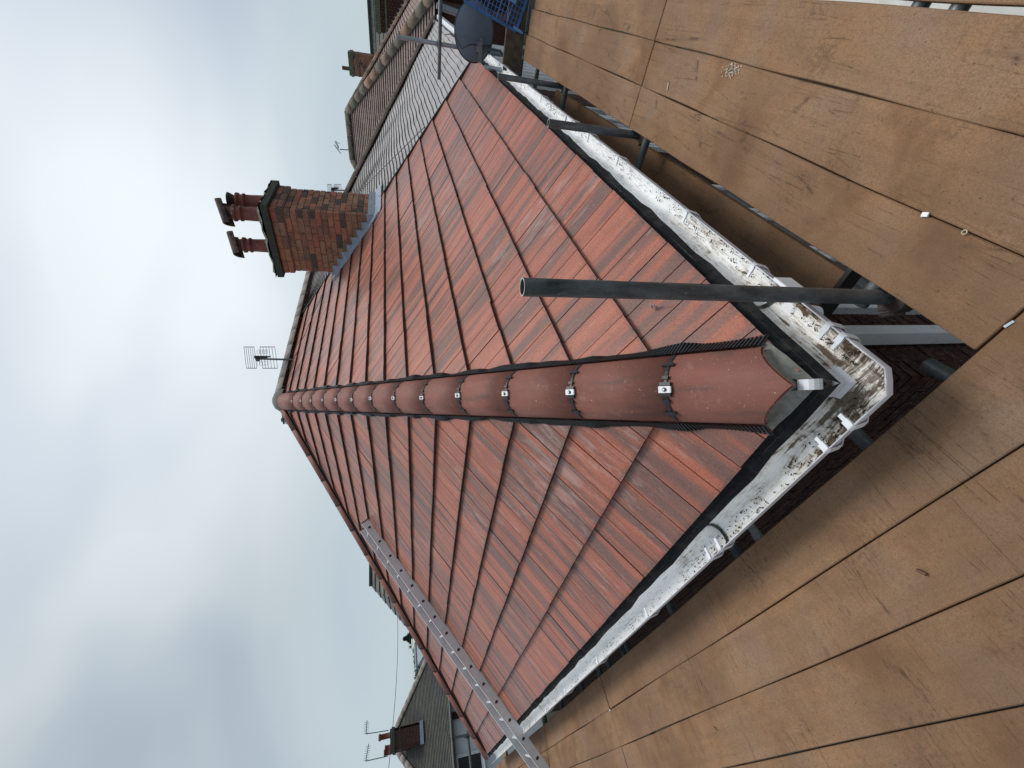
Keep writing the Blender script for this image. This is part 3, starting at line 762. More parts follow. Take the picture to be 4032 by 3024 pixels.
# ---- walls with bricks
def brick_wall(u0, u1, z0, z1, place, single_if, parent, mat, mortar=None, L1=.215, H1=.065, J=.010, depth=.10, rot=False):
    rest = MB(); rr = []; cnt = 0; nz = int((z1-z0)/(H1+J))
    for k in range(nz):
        za = z0+k*(H1+J); off = 0 if k % 2 else -(L1+J)/2; u = u0+off
        while u < u1-.02:
            a = max(u, u0); b = min(u+L1, u1)
            if b-a > .03:
                pr = random.uniform(-.002, .003)
                lo = place(a, za, pr); hi = place(b, za+H1, pr-depth)
                A_ = tuple(min(p, q) for p, q in zip(lo, hi)); B_ = tuple(max(p, q) for p, q in zip(lo, hi))
                if single_if((a+b)/2, za):
                    m1 = MB(); m1.box(A_, B_); me = m1.me('brick'); attr(me, 'rnd', [0.0]*8, 'FLOAT'); link('brick', me, mat, parent); cnt += 1
                else:
                    rest.box(A_, B_); rr += [random.random()]*8
            u += L1+J
    if rest.v:
        me = rest.me('brick'); attr(me, 'rnd', rr, 'FLOAT'); link('brick', me, mat, parent, kind='stuff')
    return cnt
wall = link('wall', None, None, house)
mb = MB(); mb.box((.308,.308,-5.3),(LX,W-.3,-.25)); mb.build('wall_core', MORT2, wall)
# openings are covered by windows standing 40 mm proud of the brick plane
inwin = lambda x, z: (.80 < x < 2.95 and -1.93 < z < -.62) or (4.05 < x < 6.1 and -1.93 < z < -.62)
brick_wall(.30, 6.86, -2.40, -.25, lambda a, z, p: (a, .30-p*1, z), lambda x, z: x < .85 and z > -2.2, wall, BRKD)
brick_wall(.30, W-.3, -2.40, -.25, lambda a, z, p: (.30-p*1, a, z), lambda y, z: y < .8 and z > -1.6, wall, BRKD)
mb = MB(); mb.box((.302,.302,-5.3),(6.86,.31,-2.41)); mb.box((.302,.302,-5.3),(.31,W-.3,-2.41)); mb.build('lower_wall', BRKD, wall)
def window(parent, x0, x1, z0, z1, y, nx=3, glass=GLASS, sill=True, axis='x'):
    def Q(a, b):
        if axis == 'x': return a, b
        return (a[1], a[0], a[2]), (b[1], b[0], b[2])
    f = MB(); fw = .06
    for a, b in (((x0,y-.03,z0),(x0+fw,y+.03,z1)), ((x1-fw,y-.03,z0),(x1,y+.03,z1)), ((x0+fw,y-.03,z0),(x1-fw,y+.03,z0+fw)), ((x0+fw,y-.03,z1-fw),(x1-fw,y+.03,z1))):
        f.box(*Q(a, b))
    for i in range(1, nx):
        xm = x0+(x1-x0)*i/nx; f.box(*Q((xm-.04,y-.03,z0+fw),(xm+.04,y+.03,z1-fw)))
    # opening sash inside each light, with a dark seal gap
    for i in range(nx):
        a0 = x0+(x1-x0)*i/nx+(fw if i == 0 else .04)+.008; a1 = x0+(x1-x0)*(i+1)/nx-(fw if i == nx-1 else .04)-.008
        s1 = .045
        for a, b in (((a0,y-.042,z0+fw+.008),(a0+s1,y-.012,z1-fw-.008)), ((a1-s1,y-.042,z0+fw+.008),(a1,y-.012,z1-fw-.008)), ((a0+s1,y-.042,z0+fw+.008),(a1-s1,y-.012,z0+fw+.008+s1)), ((a0+s1,y-.042,z1-fw-.008-s1),(a1-s1,y-.012,z1-fw-.008))):
            f.box(*Q(a, b))
    wn_ = f.build('window', UPVC, parent)
    for i in range(nx):
        g_ = MB(); a0 = x0+(x1-x0)*i/nx+.06; a1 = x0+(x1-x0)*(i+1)/nx-.06
        g_.box(*Q((a0,y-.022,z0+.07),(a1,y-.018,z1-.07))); g_.build('pane', glass, wn_)
    if sill:
        g_ = MB(); g_.box(*Q((x0-.05,y-.12,z0-.05),(x1+.05,y+.02,z0))); g_.build('sill', UPVC, wn_)
    return wn_
window(house, .83, 2.9, -1.88, -.66, .285, 3)
window(house, 4.1, 6.05, -1.88, -.66, .285, 3)

# ---- chimney
chim = link('chimney', None, None, house)
CX0, CX1, CY0, CY1 = 6.42, 7.34, 2.20, 3.25; ZT = 2.93
zr_ = lambda y: y*math.tan(TH)
mb = MB(); mb.box((CX0+.012,CY0+.012,1.2),(CX1-.012,CY1-.012,ZT+.2)); mb.build('stack_core', MORT2, chim)
def stack(u0, u1, place, z0, z1, single, start=0):
    H1, J, L1 = .079, .0118, .232; rest = MB(); rr = []; k = 0; z = z0
    while z+H1 <= z1+.001:
        off = start*(L1+J)/2 if k % 2 else (1-start)*(L1+J)/2
        u = u0-off
        while u < u1-.01:
            a = max(u, u0); b = min(u+L1, u1)
            if b-a > .03:
                pr = random.uniform(-.003, .004); lo = place(a, z, pr); hi = place(b, z+H1, -.09)
                A_ = tuple(min(p, q) for p, q in zip(lo, hi)); B_ = tuple(max(p, q) for p, q in zip(lo, hi))
                if single:
                    m1 = MB(); m1.box(A_, B_); me = m1.me('brick'); attr(me, 'rnd', [0.0]*8, 'FLOAT'); oo = link('brick', me, BRK, chim)
                    if random.random() < .5: bevel(oo, .004)
                else: rest.box(A_, B_); rr += [random.random()]*8
            u += L1+J
        z += H1+J; k += 1
    if rest.v:
        me = rest.me('brick'); attr(me, 'rnd', rr, 'FLOAT'); link('brick', me, BRK, chim, kind='stuff')
stack(CY0+.0, CY1, lambda a, z, p: (CX0-p, a, z), ZT-.0908*17, ZT, True)
stack(CX0+.102, CX1, lambda a, z, p: (a, CY0-p, z), ZT-.0908*17, ZT, True, 1)
stack(CX0+.102, CX1-.10, lambda a, z, p: (a, CY1+p, z), ZT-.0908*10, ZT, False)
stack(CY0+.10, CY1, lambda a, z, p: (CX1+p, a, z), ZT-.0908*17, ZT, False)
# oversailing courses
def ring_course(z, ov, sgl=True):
    x0, x1, y0, y1 = CX0-ov, CX1+ov, CY0-ov, CY1+ov
    for (a, b, f) in ((y0, y1, lambda u, v: ((x0, u, z), (x0+.10, v, z+.079))), (x0+.102, x1-.102, lambda u, v: ((u, y0, z), (v, y0+.10, z+.079))),
                      (x0+.102, x1-.102, lambda u, v: ((u, y1-.10, z), (v, y1, z+.079))), (y0, y1, lambda u, v: ((x1-.10, u, z), (x1, v, z+.079)))):
        n_ = max(1, round((b-a)/.225))
        for i in range(n_):
            u = a+(b-a)*i/n_+.004; v = a+(b-a)*(i+1)/n_-.004
            A_, B_ = f(u, v); m1 = MB(); m1.box(A_, B_); me = m1.me('brick'); attr(me, 'rnd', [0.0]*8, 'FLOAT'); oo = link('brick', me, BRK, chim); bevel(oo, .004)
ring_course(ZT+.012, .030); ring_course(ZT+.102, .030)
mb = MB(); mb.box((CX0-.018,CY0-.018,ZT+.003),(CX1+.018,CY1+.018,ZT+.182)); mb.build('stack_core', MORT2, chim)
mb = MB(); mb.box((CX0-.085,CY0-.085,ZT+.185),(CX1+.085,CY1+.085,ZT+.285)); 
o = mb.build('capping_course', DARKCEM, chim); bevel(o, .006)
mb = MB(); zt = ZT+.286; vs = []; n_ = 16
for j in range(n_+1):
    for i in range(n_+1):
        fx, fy = i/n_, j/n_; e_ = min(fx, 1-fx, fy, 1-fy)
        vs.append((CX0-.09+(CX1-CX0+.18)*fx+random.uniform(-.006,.006), CY0-.09+(CY1-CY0+.18)*fy+random.uniform(-.006,.006), zt+(.025+.11*min(1, e_*2.6)**.7)+random.uniform(-.022,.022) if e_ > 0 else zt+random.uniform(-.01,.035)))
fs = [(j*(n_+1)+i, j*(n_+1)+i+1, (j+1)*(n_+1)+i+1, (j+1)*(n_+1)+i) for j in range(n_) for i in range(n_)]
mb.add(vs, fs, 0, True); mb.build('flaunching', MOSS, chim)
def pot(x, y, z, kind, yaw=0, s=1.0):
    mb = MB()
    prof = [(.105,0),(.100,.02),(.094,.20),(.092,.27),(.108,.275),(.108,.30),(.094,.305),(.092,.345),(.112,.352),(.116,.385),(.098,.395),(.085,.40)]
    mb.lathe((x,y,z), [(r_*s, h_*s) for r_, h_ in prof], 24)
    p = mb.build('chimney_pot', POT, chim)
    mb = MB()
    if kind == 'hood':
        mb.lathe((x,y,z+.395*s), [(.100,0),(.092,.05),(.095,.12)], 20)
        ax = Vector((math.cos(yaw), math.sin(yaw), .26)).normalized(); sd_ = Vector((-math.sin(yaw), math.cos(yaw), 0))
        me = half_pipe(Vector((x,y,z+.455*s))-ax*.185, Vector((x,y,z+.455*s))+ax*.185, sd_, Vector((0,0,1)), .135, .125, th_=.022, n=10, flat=False)
        bm2 = bmesh.new(); bm2.from_mesh(mb.me('t')); bm2.from_mesh(me); me2 = bpy.data.meshes.new('pot_hood'); bm2.to_mesh(me2); bm2.free()
        for pl in me2.polygons: pl.use_smooth = True
        me2.set_sharp_from_angle(angle=.7)
        link('pot_hood', me2, POTD, chim)
    else:
        mb.lathe((x,y,z+.395*s), [(.08,0),(.09,.03),(.12,.08),(.13,.11),(.115,.115),(.10,.06)], 20)
        mb.build('pot_hood', POTD, chim)
pot(6.76, 2.44, ZT+.37, 'hood', R(-50), 1.12); pot(6.76, 2.98, ZT+.37, 'hood', R(-42), 1.10); pot(7.10, 2.38, ZT+.37, 'flare', 0, 1.15)
# lead: stepped flashing on the side, cover strip on the tiles, apron
mb = MB(); x = CX0-.012
ny = int((CY1-CY0)/.109); steps = []
tan = math.tan(TH)
low = lambda y: y*tan+.03
zc = ZT-.0908*17
k = 0
y = CY0-.02
while y < CY1+.02:
    # one tooth per brick course: its level top sits in a mortar bed
    yn = y+.0908/tan; ye = min(yn, CY1+.03)
    P5 = [(x,y,low(y)-.03), (x,ye,low(ye)-.03), (x,ye,low(ye)+.075), (x-.004,y+.004,low(yn)+.085)]
    off = lambda p: (p[0]-.006, p[1], p[2])
    mb.add([off(q) for q in P5]+P5, [(0,3,2,1),(3,7,6,2),(0,4,7,3)])
    y = yn
mb.build('stepped_flashing', LEAD, chim)
mb = MB(); nseg = 12
for i in range(nseg):
    v0 = (CY0-.12)/c_+(CY1+.12-CY0+.12)/c_*i/nseg; v1 = (CY0-.12)/c_+(CY1+.12-CY0+.12)/c_*(i+1)/nseg
    j0 = .010*math.sin(i*2.1); j1 = .010*math.sin((i+1)*2.1)
    mb.add([roofpt('R',CX0-.135+j0,v0,.058), roofpt('R',CX0-.008,v0,.068), roofpt('R',CX0-.008,v1,.068), roofpt('R',CX0-.135+j1,v1,.058)], [(0,1,2,3)])
    mb.add([roofpt('R',CX0-.135+j0,v0,.058), roofpt('R',CX0-.135+j1,v1,.058), roofpt('R',CX0-.137+j1,v1,.038), roofpt('R',CX0-.137+j0,v0,.038)], [(0,1,2,3)])
mb.build('lead_soaker', LEAD, chim)
mb = MB(); z0 = zr_(CY0)
mb.add([(CX0-.03,CY0-.008,z0+.02),(CX1+.1,CY0-.008,z0+.02),(CX1+.1,CY0-.008,z0+.17),(CX0-.03,CY0-.008,z0+.17)], [(0,1,2,3)])
a, b = roofpt('R',CX0-.12,CY0/c_,.065), roofpt('R',CX1+.12,CY0/c_,.065); c, d = roofpt('R',CX1+.12,CY0/c_-.17,.058), roofpt('R',CX0-.12,CY0/c_-.17,.058)
mb.add([a,b,c,d], [(0,3,2,1)]); mb.build('lead_apron', LEAD, chim)

# ------------------------------------------------------------------ neighbour: other half of the pair
nb = empty('neighbouring_house', 'adjoining house with wavy pale roof tiles behind the brick chimney', 'house')
nroof = link('roof', None, None, nb)
AX2 = 2*LX-W/2; NW = 2*LX
ns = []
gg = .090; tw = .165; rows = int((W/2/c_)/gg)
for k in range(rows):
    v0 = k*gg; u = LX+.02-(tw/2 if k % 2 else 0); umax = NW-v0*c_-.05
    wob = lambda uu: .006*math.sin(uu*5.3+v0*1.5)+.003*math.sin(uu*9.1+k)
    rh_ = lambda uu: .018*math.sin(uu*1.35+v0*1.1)+.008*math.sin(uu*3.7-v0*2)
    while u < umax:
        a = max(u, LX+.02)+.0004; b = min(u+tw, umax)-.0004
        if b-a > .04:
            va, vb = v0+wob(a), v0+wob(b); ho = random.uniform(0, .0012)
            tq = [(a,va,.033+ho+rh_(a)),(b,vb,.033+ho+rh_(b)),(b,vb+gg+.015,.012+rh_(b)),(a,va+gg+.015,.012+rh_(a))]
            lo = [(p[0],p[1],p[2]-.026) for p in tq]
            vs = [roofpt('R', *p) for p in tq+lo]
            me = mesh('slate', vs, [(0,1,2,3),(0,4,5,1),(1,5,6,2),(0,3,7,4)])
            me.polygons.foreach_set('material_index', [0,1,1,1])
            attr(me, 'rnd', [random.random()]*8, 'FLOAT'); ns.append((((roofpt('R', (a+b)/2, v0, 0))-CAM).length, me))
        u += tw
ns.sort(key=lambda q: q[0])
for d_, me in ns[:290]: link('slate', me, [SLATE, TILE_EDGE], nroof)
bm = bmesh.new()
for d_, me in ns[290:]: bm.from_mesh(me)
me = bpy.data.meshes.new('slate'); bm.to_mesh(me); bm.free(); link('slate', me, [SLATE, TILE_EDGE], nroof, kind='stuff')
um = MB(); um.add([(LX,0,-.03),(NW,0,-.03),(AX2,W/2,AP.z-.03),(LX,W/2,AP.z-.03)], [(0,1,2,3)])
um.add([(NW,0,-.03),(NW,W,-.03),(AX2,W/2,AP.z-.03)], [(0,1,2)]); um.build('underlay', FELT, nroof)
coursed('side_slope', (NW,0,0), (NW,W,0), (AX2,W/2,AP.z), (AX2,W/2,AP.z), 22, .025, [REDPLAIN, TILE_EDGE], nroof)
coursed('rear_slope', (LX,W,0), (NW,W,0), (AX2,W/2,AP.z), (LX,W/2,AP.z), 22, .025, [REDPLAIN, TILE_EDGE], nroof)
ncap = link('hip', None, None, nb)
a = Vector((NW,0,0)); b = Vector((AX2,W/2,AP.z)); dd = (b-a).normalized(); LL = (b-a).length
sd_ = Vector((1,1,0)).normalized(); un = sd_.cross(dd); un = un if un.z > 0 else -un
for i in range(15): link('hip_tile', half_pipe(a+dd*(LL*i/15+.002)+un*.03, a+dd*(LL*(i+1)/15-.002)+un*.03, sd_, un, .12, .11, n=8, flare=.02), BROWNHIP, ncap)
for i in range(5):
    a2 = Vector((LX+.2+.45*i, W/2, AP.z+.035)); link('ridge_tile', half_pipe(a2, a2+Vector((.44,0,0)), Vector((0,1,0)), Vector((0,0,1)), .13, .115, n=8, flare=.012), OLDRIDGE, ncap)
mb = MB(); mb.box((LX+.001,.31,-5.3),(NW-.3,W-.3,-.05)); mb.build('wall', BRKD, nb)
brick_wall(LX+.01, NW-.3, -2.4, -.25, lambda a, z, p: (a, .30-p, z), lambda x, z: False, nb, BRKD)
window(nb, 7.35, 8.6, -1.95, -.62, .285, 2, PALEGLASS); window(nb, 8.9, 10.9, -1.95, -.62, .285, 4, PALEGLASS); window(nb, 11.3, 13.3, -1.95, -.62, .285, 4, PALEGLASS)
mb = MB(); mb.box((LX+.01,-.12,-.12),(NW+.1,-.03,-.03)); mb.box((LX+.01,.0,-.2),(NW,.02,-.03)); mb.build('gutter', UPVC, nb)

# ------------------------------------------------------------------ generic hipped house for the background
def hip_house(name, label, x0, x1, y0, y1, ze, rise, axis, tilemat, wallmat, ncourse, hipmat, zg=-5.3, step=.03, hipn=14, hr=.13, ridge_mat=None, jit=.0):
    h = empty(name, label, 'house'); rf = link('roof', None, None, h)
    if axis == 'x':
        r = (y1-y0)/2; A = Vector((x0+r, (y0+y1)/2, ze+rise)); B = Vector((x1-r, (y0+y1)/2, ze+rise))
    else:
        r = (x1-x0)/2; A = Vector(((x0+x1)/2, y0+r, ze+rise)); B = Vector(((x0+x1)/2, y1-r, ze+rise))
    c00, c10, c11, c01 = Vector((x0,y0,ze)), Vector((x1,y0,ze)), Vector((x1,y1,ze)), Vector((x0,y1,ze))
    if axis == 'x':
        faces = [(c00,c10,B,A),(c10,c11,B,B),(c11,c01,A,B),(c01,c00,A,A)]; hips = [(c00,A),(c10,B),(c11,B),(c01,A),(A,B)]
    else:
        faces = [(c00,c10,A,A),(c10,c11,B,A),(c11,c01,B,B),(c01,c00,A,B)]; hips = [(c00,A),(c10,A),(c11,B),(c01,B),(A,B)]
    for f in faces: coursed('roof_slope', *f, ncourse, step, [tilemat, TILE_EDGE], rf, jit=jit)
    for a, b in hips:
        d = b-a; n_ = max(2, int(d.length/.45)); d.normalize(); sd2 = d.cross(Vector((0,0,1))).normalized(); up2 = sd2.cross(d); LL = (b-a).length
        for i in range(n_):
            link('hip_tile', half_pipe(a+d*(LL*i/n_)+up2*.02, a+d*(LL*(i+1)/n_-.01)+up2*.02, sd2, up2, hr, hr*.95, n=6, flare=.03), hipmat, rf)
    mb = MB(); mb.box((x0+.35,y0+.35,zg),(x1-.35,y1-.35,ze-.02)); mb.build('wall', wallmat, h)
    mb = MB(); mb.box((x0-.08,y0-.08,ze-.13),(x1+.08,y1+.08,ze-.05)); mb.build('gutter', BLACK, h)
    return h
hb = hip_house('hipped_house', 'brick house with pinkish tiles and orange mossy hip tiles beyond the satellite dish', 16.2, 24.6, -.5, 9.75, -.19, 3.08, 'y', TILEB, BRKD, 40, OLDHIP, hr=.17, jit=.006, step=.042)

def brick_stack(parent, x0, x1, y0, y1, z0, z1, mat, name='chimney', capm=DARKCEM, over=.04, pots=0, flash=None, course=.075):
    cm = MB(); rr = []; z = z0
    k = 0
    while z < z1:
        for (a, b, f) in ((y0, y1, lambda u, v: ((x0, u, z), (x0+.1, v, z+.079))), (x0+.102, x1, lambda u, v: ((u, y0, z), (v, y0+.1, z+.065))),
                          (x0+.102, x1, lambda u, v: ((u, y1-.1, z), (v, y1, z+.079))), (y0, y1, lambda u, v: ((x1-.1, u, z), (x1, v, z+.079)))):
            n_ = max(1, round((b-a)/.225)); u = a-(.11 if k % 2 else 0)
            while u < b-.02:
                ua = max(u, a); ub = min(u+.215, b)
                if ub-ua > .03:
                    A_, B_ = f(ua, ub); cm.box(A_, B_); rr += [random.random()]*8
                u += .225
        z += course; k += 1
    me = cm.me('brick'); attr(me, 'rnd', rr, 'FLOAT'); st_ = link(name, None, None, parent)
    link('brick', me, mat, st_, kind='stuff')
    mb = MB(); mb.box((x0+.01,y0+.01,z0),(x1-.01,y1-.01,z1)); mb.build('stack_core', MORT2, st_)
    mb = MB(); mb.box((x0-over,y0-over,z1+.01),(x1+over,y1+over,z1+.16)); mb.box((x0-over*.3,y0-over*.3,z1-.28),(x1+over*.3,y1+over*.3,z1-.21)); mb.box((x0-.01,y0-.01,z1+.162),(x1+.01,y1+.01,z1+.25)); mb.build('cap', capm, st_)
    return st_
p1 = at(1370, 205, 29); p2 = at(1380, 295, 29); p3 = at(1470, 250, 29)
hc = empty('brick_house', 'farthest grey roofed house behind the orange hip tiles, brick stack at its gable', 'house')
brick_stack(hc, p1.x-.3, p1.x+.5, p1.y-.02, p2.y, -1.0, p1.z-.25, BRK, capm=MOSS)
mb = MB(); q = at(1357, 268, 29); mb.tube([(q.x,q.y,q.z-.4),(q.x,q.y,q.z+.12)], .09, 10); mb.build('chimney_pot', POTD, hc)
# grey slope of that house, courses parallel to Y
zt_ = at(1455, 60, 31).z
coursed('roof_slope', (28.0,-8,zt_-3.6), (28.0,3.4,zt_-3.6), (31.5,3.4,zt_), (31.5,-8,zt_), 16, .03, [TILEC, TILE_EDGE], hc)
mb = MB(); mb.box((31.4,-8,zt_-.02),(31.7,3.5,zt_+.12)); mb.build('ridge_capping', DARKCEM, hc)
mb = MB(); mb.box((28.3,-7.7,-5.3),(34.5,3.2,zt_-3.55)); mb.build('wall', BRKD, hc)
coursed('roof_slope', (35.0,-8,zt_-3.6), (35.0,3.4,zt_-3.6), (31.5,3.4,zt_), (31.5,-8,zt_), 16, .03, [TILEC, TILE_EDGE], hc)
# big stack with stepped lead beyond the orange hips
a = at(1500, 128, 26.5); b = at(1483, -40, 26.5)
s3 = brick_stack(hc, a.x-.1, a.x+1.2, b.y-1.2, a.y, -1.5, a.z-.02, BRKD, capm=MOSS, over=.05)
mb = MB(); f0 = at(1533, 142, 26.3); f1 = at(1612, 0, 26.3); nst = 9
for i in range(nst+4):
    t = i/nst; t2 = (i+1)/nst; P0 = f0.lerp(f1, t); P1 = f0.lerp(f1, t2)
    P0.x = P1.x = a.x-.13
    mb.add([P0-Vector((0,0,.10)), P1-Vector((0,0,.10)), P1+Vector((0,0,.02)), P1+Vector((0,.06,.30)), P0+Vector((0,-.02,.06))], [(0,1,2,3,4)])
mb.build('stepped_flashing', LEAD, s3)

# ------------------------------------------------------------------ left background
Yr = 30.2
def aty(x, y, Y):
    r = ray(x, y); return CAM+r*((Y-CAM.y)/r.y)
aR = aty(1574, 2857, Yr); aL = aty(1560, 2960, Yr); eR = aty(1763, 2745, 26.6)
zr2 = (aR.z+aL.z)/2; ze2 = eR.z; rr_ = 3.6
ha = hip_house('slate_house', 'white rendered house with mossy dark slates left of the ladder', aL.x-rr_, aR.x+rr_, Yr-rr_, Yr+rr_, ze2, zr2-ze2, 'x', TILEA, RENDER, 36, OLDRIDGE, hr=.16, zg=-6, jit=.004)
cR = aty(1655, 2842, 28.3); cL = aty(1668, 2925, 28.3); cT = aty(1538, 2880, 28.3)
st4 = brick_stack(ha, cL.x, cR.x, 28.3, 29.5, cL.z-.3, cT.z-.22, BRKD, capm=DARKCEM, over=.06)
mb = MB(); mb.box((cL.x-.04,28.2,cL.z-.02),(cR.x+.04,28.32,cL.z+.16)); mb.build('lead_apron', LEAD, st4)
for (px, py, hh) in ((1518, 2899, .62), (1530, 2945, .3), (1535, 2960, .35)):
    q = aty(px, py, 28.8); mb = MB(); zz = cT.z+.02
    mb.lathe((q.x, q.y, zz), [(.15,0),(.13,.05),(.125,hh*.8),(.16,hh*.82),(.16,hh*.93),(.12,hh)], 14); mb.build('chimney_pot', POT, st4)
# a window on the white wall and a brick pier strip
window(ha, aty(1800, 3040, 26.9).x-1.3, aty(1800, 2975, 26.9).x, aty(1905,3000,26.9).z, aty(1795,3000,26.9).z, 26.9, 2)
q0 = aty(1790, 2832, 26.85); q1 = aty(1790, 2803, 26.85)
mb = MB(); mb.box((q0.x,26.80,-6),(q1.x,26.96,ze2-.14)); mb.build('brick_pier', BRKD, ha)
# aerials on that chimney
def aerial_pole(base, top, arm_to, label):
    mb = MB(); mb.tube([base, top], .022, 6); mb.tube([top, arm_to], .02, 6)
    d = (arm_to-top)
    for k in range(7):
        p = top+d*(.06+.13*k); mb.tube([p+Vector((0,0,-.12)), p+Vector((0,0,.12))], .008, 4)
    return mb.build('tv_aerial', AER, None, label, 'aerial', 'television aerials on far chimneys')
Yq = 28.7
aerial_pole(aty(1530, 2876, Yq), aty(1441, 2890, Yq), aty(1445, 2836, Yq), 'nearer the ladder of two thin aerials on the slate house chimney')
aerial_pole(aty(1528, 2977, Yq), aty(1440, 2997, Yq), aty(1452, 2928, Yq), 'outer of two thin aerials on the slate house chimney')
# roof top peeping over the hip
d0 = at(1461, 2222, 24); d1 = at(1461, 2306, 24)
hd = empty('tiled_house', 'grey tiled roof top just showing above the hip near the ladder', 'house')
cx = (d0.x+d1.x)/2
coursed('roof_slope', (d0.x+2.6, d0.y-3.2, d0.z-2.4), (d1.x-2.6, d1.y-1.6, d0.z-2.4), (d1.x, d1.y, d0.z), (d0.x, d0.y, d0.z), 11, .06, [TILEC, TILE_EDGE], hd)
coursed('roof_slope', (d1.x-2.6, d1.y-1.6, d0.z-2.4), (d1.x-1.9, d1.y+4.5, d0.z-2.4), (d1.x, d1.y, d0.z), (d1.x, d1.y, d0.z), 11, .04, [TILEC, TILE_EDGE], hd)
coursed('roof_slope', (d1.x-1.9, d1.y+4.5, d0.z-2.4), (d0.x+2.6, d0.y+4.5, d0.z-2.4), (d0.x, d0.y, d0.z), (d1.x, d1.y, d0.z), 11, .04, [TILEC, TILE_EDGE], hd)
mb = MB(); mb.box((d1.x-1.4, d1.y-1, -5.3), (d0.x+2.2, d0.y+4, d0.z-2.4)); mb.build('wall', RENDER, hd)
mb = MB(); mb.bar((d0.x+.1,d0.y,d0.z+.03), (d1.x-.03,d1.y,d1.z+.03), .22, .12); mb.build('ridge_capping', DARKCEM, hd)
# conifer, bushes and far houses on the horizon
def conifer(base, h, rad, label):
    t = empty('conifer_tree', label, 'tree'); t.location = base
    mb = MB(); mb.tube([(0,0,0),(0,0,h)], [rad*.12, .01], 8); mb.build('trunk', BARK, t)
    mb = MB()
    for i in range(5200):
        f = random.random()**.42; z = h*(.12+.86*f); r_ = rad*(1-f)*random.uniform(.45,1.05)*(1+.25*math.sin(z*5)); a = random.random()*6.283
        p = Vector((r_*math.cos(a), r_*math.sin(a), z-.12*r_)); s2 = random.uniform(.07,.16)
        d1_ = Vector((random.gauss(0,1),random.gauss(0,1),random.gauss(0,.5))).normalized()*s2*1.6; d2_ = Vector((random.gauss(0,1),random.gauss(0,1),random.gauss(0,1))).normalized()*s2*.6
        mb.add([p-d1_, p+d2_, p+d1_, p-d2_], [(0,1,2,3)])
    mb.build('crown', HEDGE, t); return t
q = at(1628, 2508, 55); conifer(Vector((q.x, q.y, -5.3)), at(1584, 2498, 55).z+5.3, 4.6, 'dark conifer poking above the rear hip beside the ladder')
def bush(base, h, rad, label, mat, n=1500):
    t = empty('bare_tree', label, 'tree', 'bare winter trees on the skyline'); t.location = base
    mb = MB(); mb.tube([(0,0,0),(.05,0,h*.5)], [.14,.07], 6); mb.build('trunk', BARK, t)
    mb = MB()
    for i in range(n):
        a = random.random()*6.283; rr2 = rad*random.random()**.6; z0 = h*random.uniform(.35,.8); p = Vector((rr2*math.cos(a)*.6, rr2*math.sin(a)*.6, z0))
        dr = Vector((math.cos(a)*.5, math.sin(a)*.5, random.uniform(.5,1.3))).normalized()*random.uniform(.3,.9)*h*.22; sdv = Vector((-math.sin(a), math.cos(a), 0))*.022
        mb.add([p-sdv, p+sdv, p+dr], [(0,1,2)])
    mb.build('crown', mat, t)
for i, (px, py, hh, lb) in enumerate(((1610, 2592, 1.6, 'bare tree on the skyline between the conifer and the blue roof'), (1612, 2640, 1.9, 'bare tree on the skyline above the slate ridge end'), (1635, 2672, 1.5, 'lowest bare tree touching the slate house hip'))):
    q = at(px, py, 60); bush(Vector((q.x, q.y, -5.3)), q.z+5.3, 2.2, lb, TWIG)
def gable(label, px, py, d, wdt, ln, hgt, wmat, rmat, yaw=0):
    q = at(px, py, d); h = empty('distant_house', label, 'house'); h.location = (q.x, q.y, 0); h.rotation_euler = (0, 0, yaw)
    zt = q.z; mb = MB(); mb.box((-ln/2,-wdt/2,-5.3),(ln/2,wdt/2,zt-hgt)); mb.add([(-ln/2,-wdt/2,zt-hgt),(-ln/2,wdt/2,zt-hgt),(-ln/2,0,zt-.05)], [(0,1,2)]); mb.add([(ln/2,-wdt/2,zt-hgt),(ln/2,wdt/2,zt-hgt),(ln/2,0,zt-.05)], [(0,1,2)]); mb.build('wall', wmat, h)
    mb = MB()
    for s2 in (-1, 1): mb.obox((0, s2*wdt/4, zt-hgt/2), (ln/2+.2,0,0), Vector((0, s2*(wdt/4+.15), -hgt/2-.1)), (0,.02,.05))
    mb.build('roof', rmat, h)
    for sx2 in (-1, 1):
        mb = MB(); mb.box((sx2*ln/4-.45, -wdt/2-.03, zt-hgt-1.6), (sx2*ln/4+.45, -wdt/2+.0, zt-hgt-.5)); mb.build('window', GLASS, h)
gable('distant pale roofed house low behind the rear hip tiles', 1627, 2540, 45, 6, 9, 1.3, FARWHITE, FARWHITE, R(70))
gable('distant little house with a blue grey roof above the slate ridge', 1640, 2580, 38, 2.6, 2.2, .8, FARWHITE, FARROOF, R(40))
gable('distant red gabled house on the skyline beside the conifer', 1613, 2548, 70, 3, 3, 1.5, BRKD, BRK, R(76))
h0 = at(1642, 2590, 52); h1 = at(1648, 2740, 52); mb = MB()
for i in range(2600):
    f = random.random(); p = h0.lerp(h1, f)+Vector((random.uniform(-.7,.7), random.uniform(-.7,.7), 0)); p.z = random.uniform(-5.3, h0.z+.25*math.sin(f*21)+random.uniform(-.3,.1))
    if i % 2: p.z = h0.z+.25*math.sin(f*21)-abs(random.gauss(0,.7))
    d1_ = Vector((random.gauss(0,1),random.gauss(0,1),random.gauss(0,1))).normalized()*.28; d2_ = d1_.orthogonal().normalized()*.14
    mb.add([p-d1_, p+d2_, p+d1_, p-d2_], [(0,1,2,3)])
mb.build('hedge', HEDGE, None, 'dark far hedge along the skyline above the slate house hip', 'hedge')
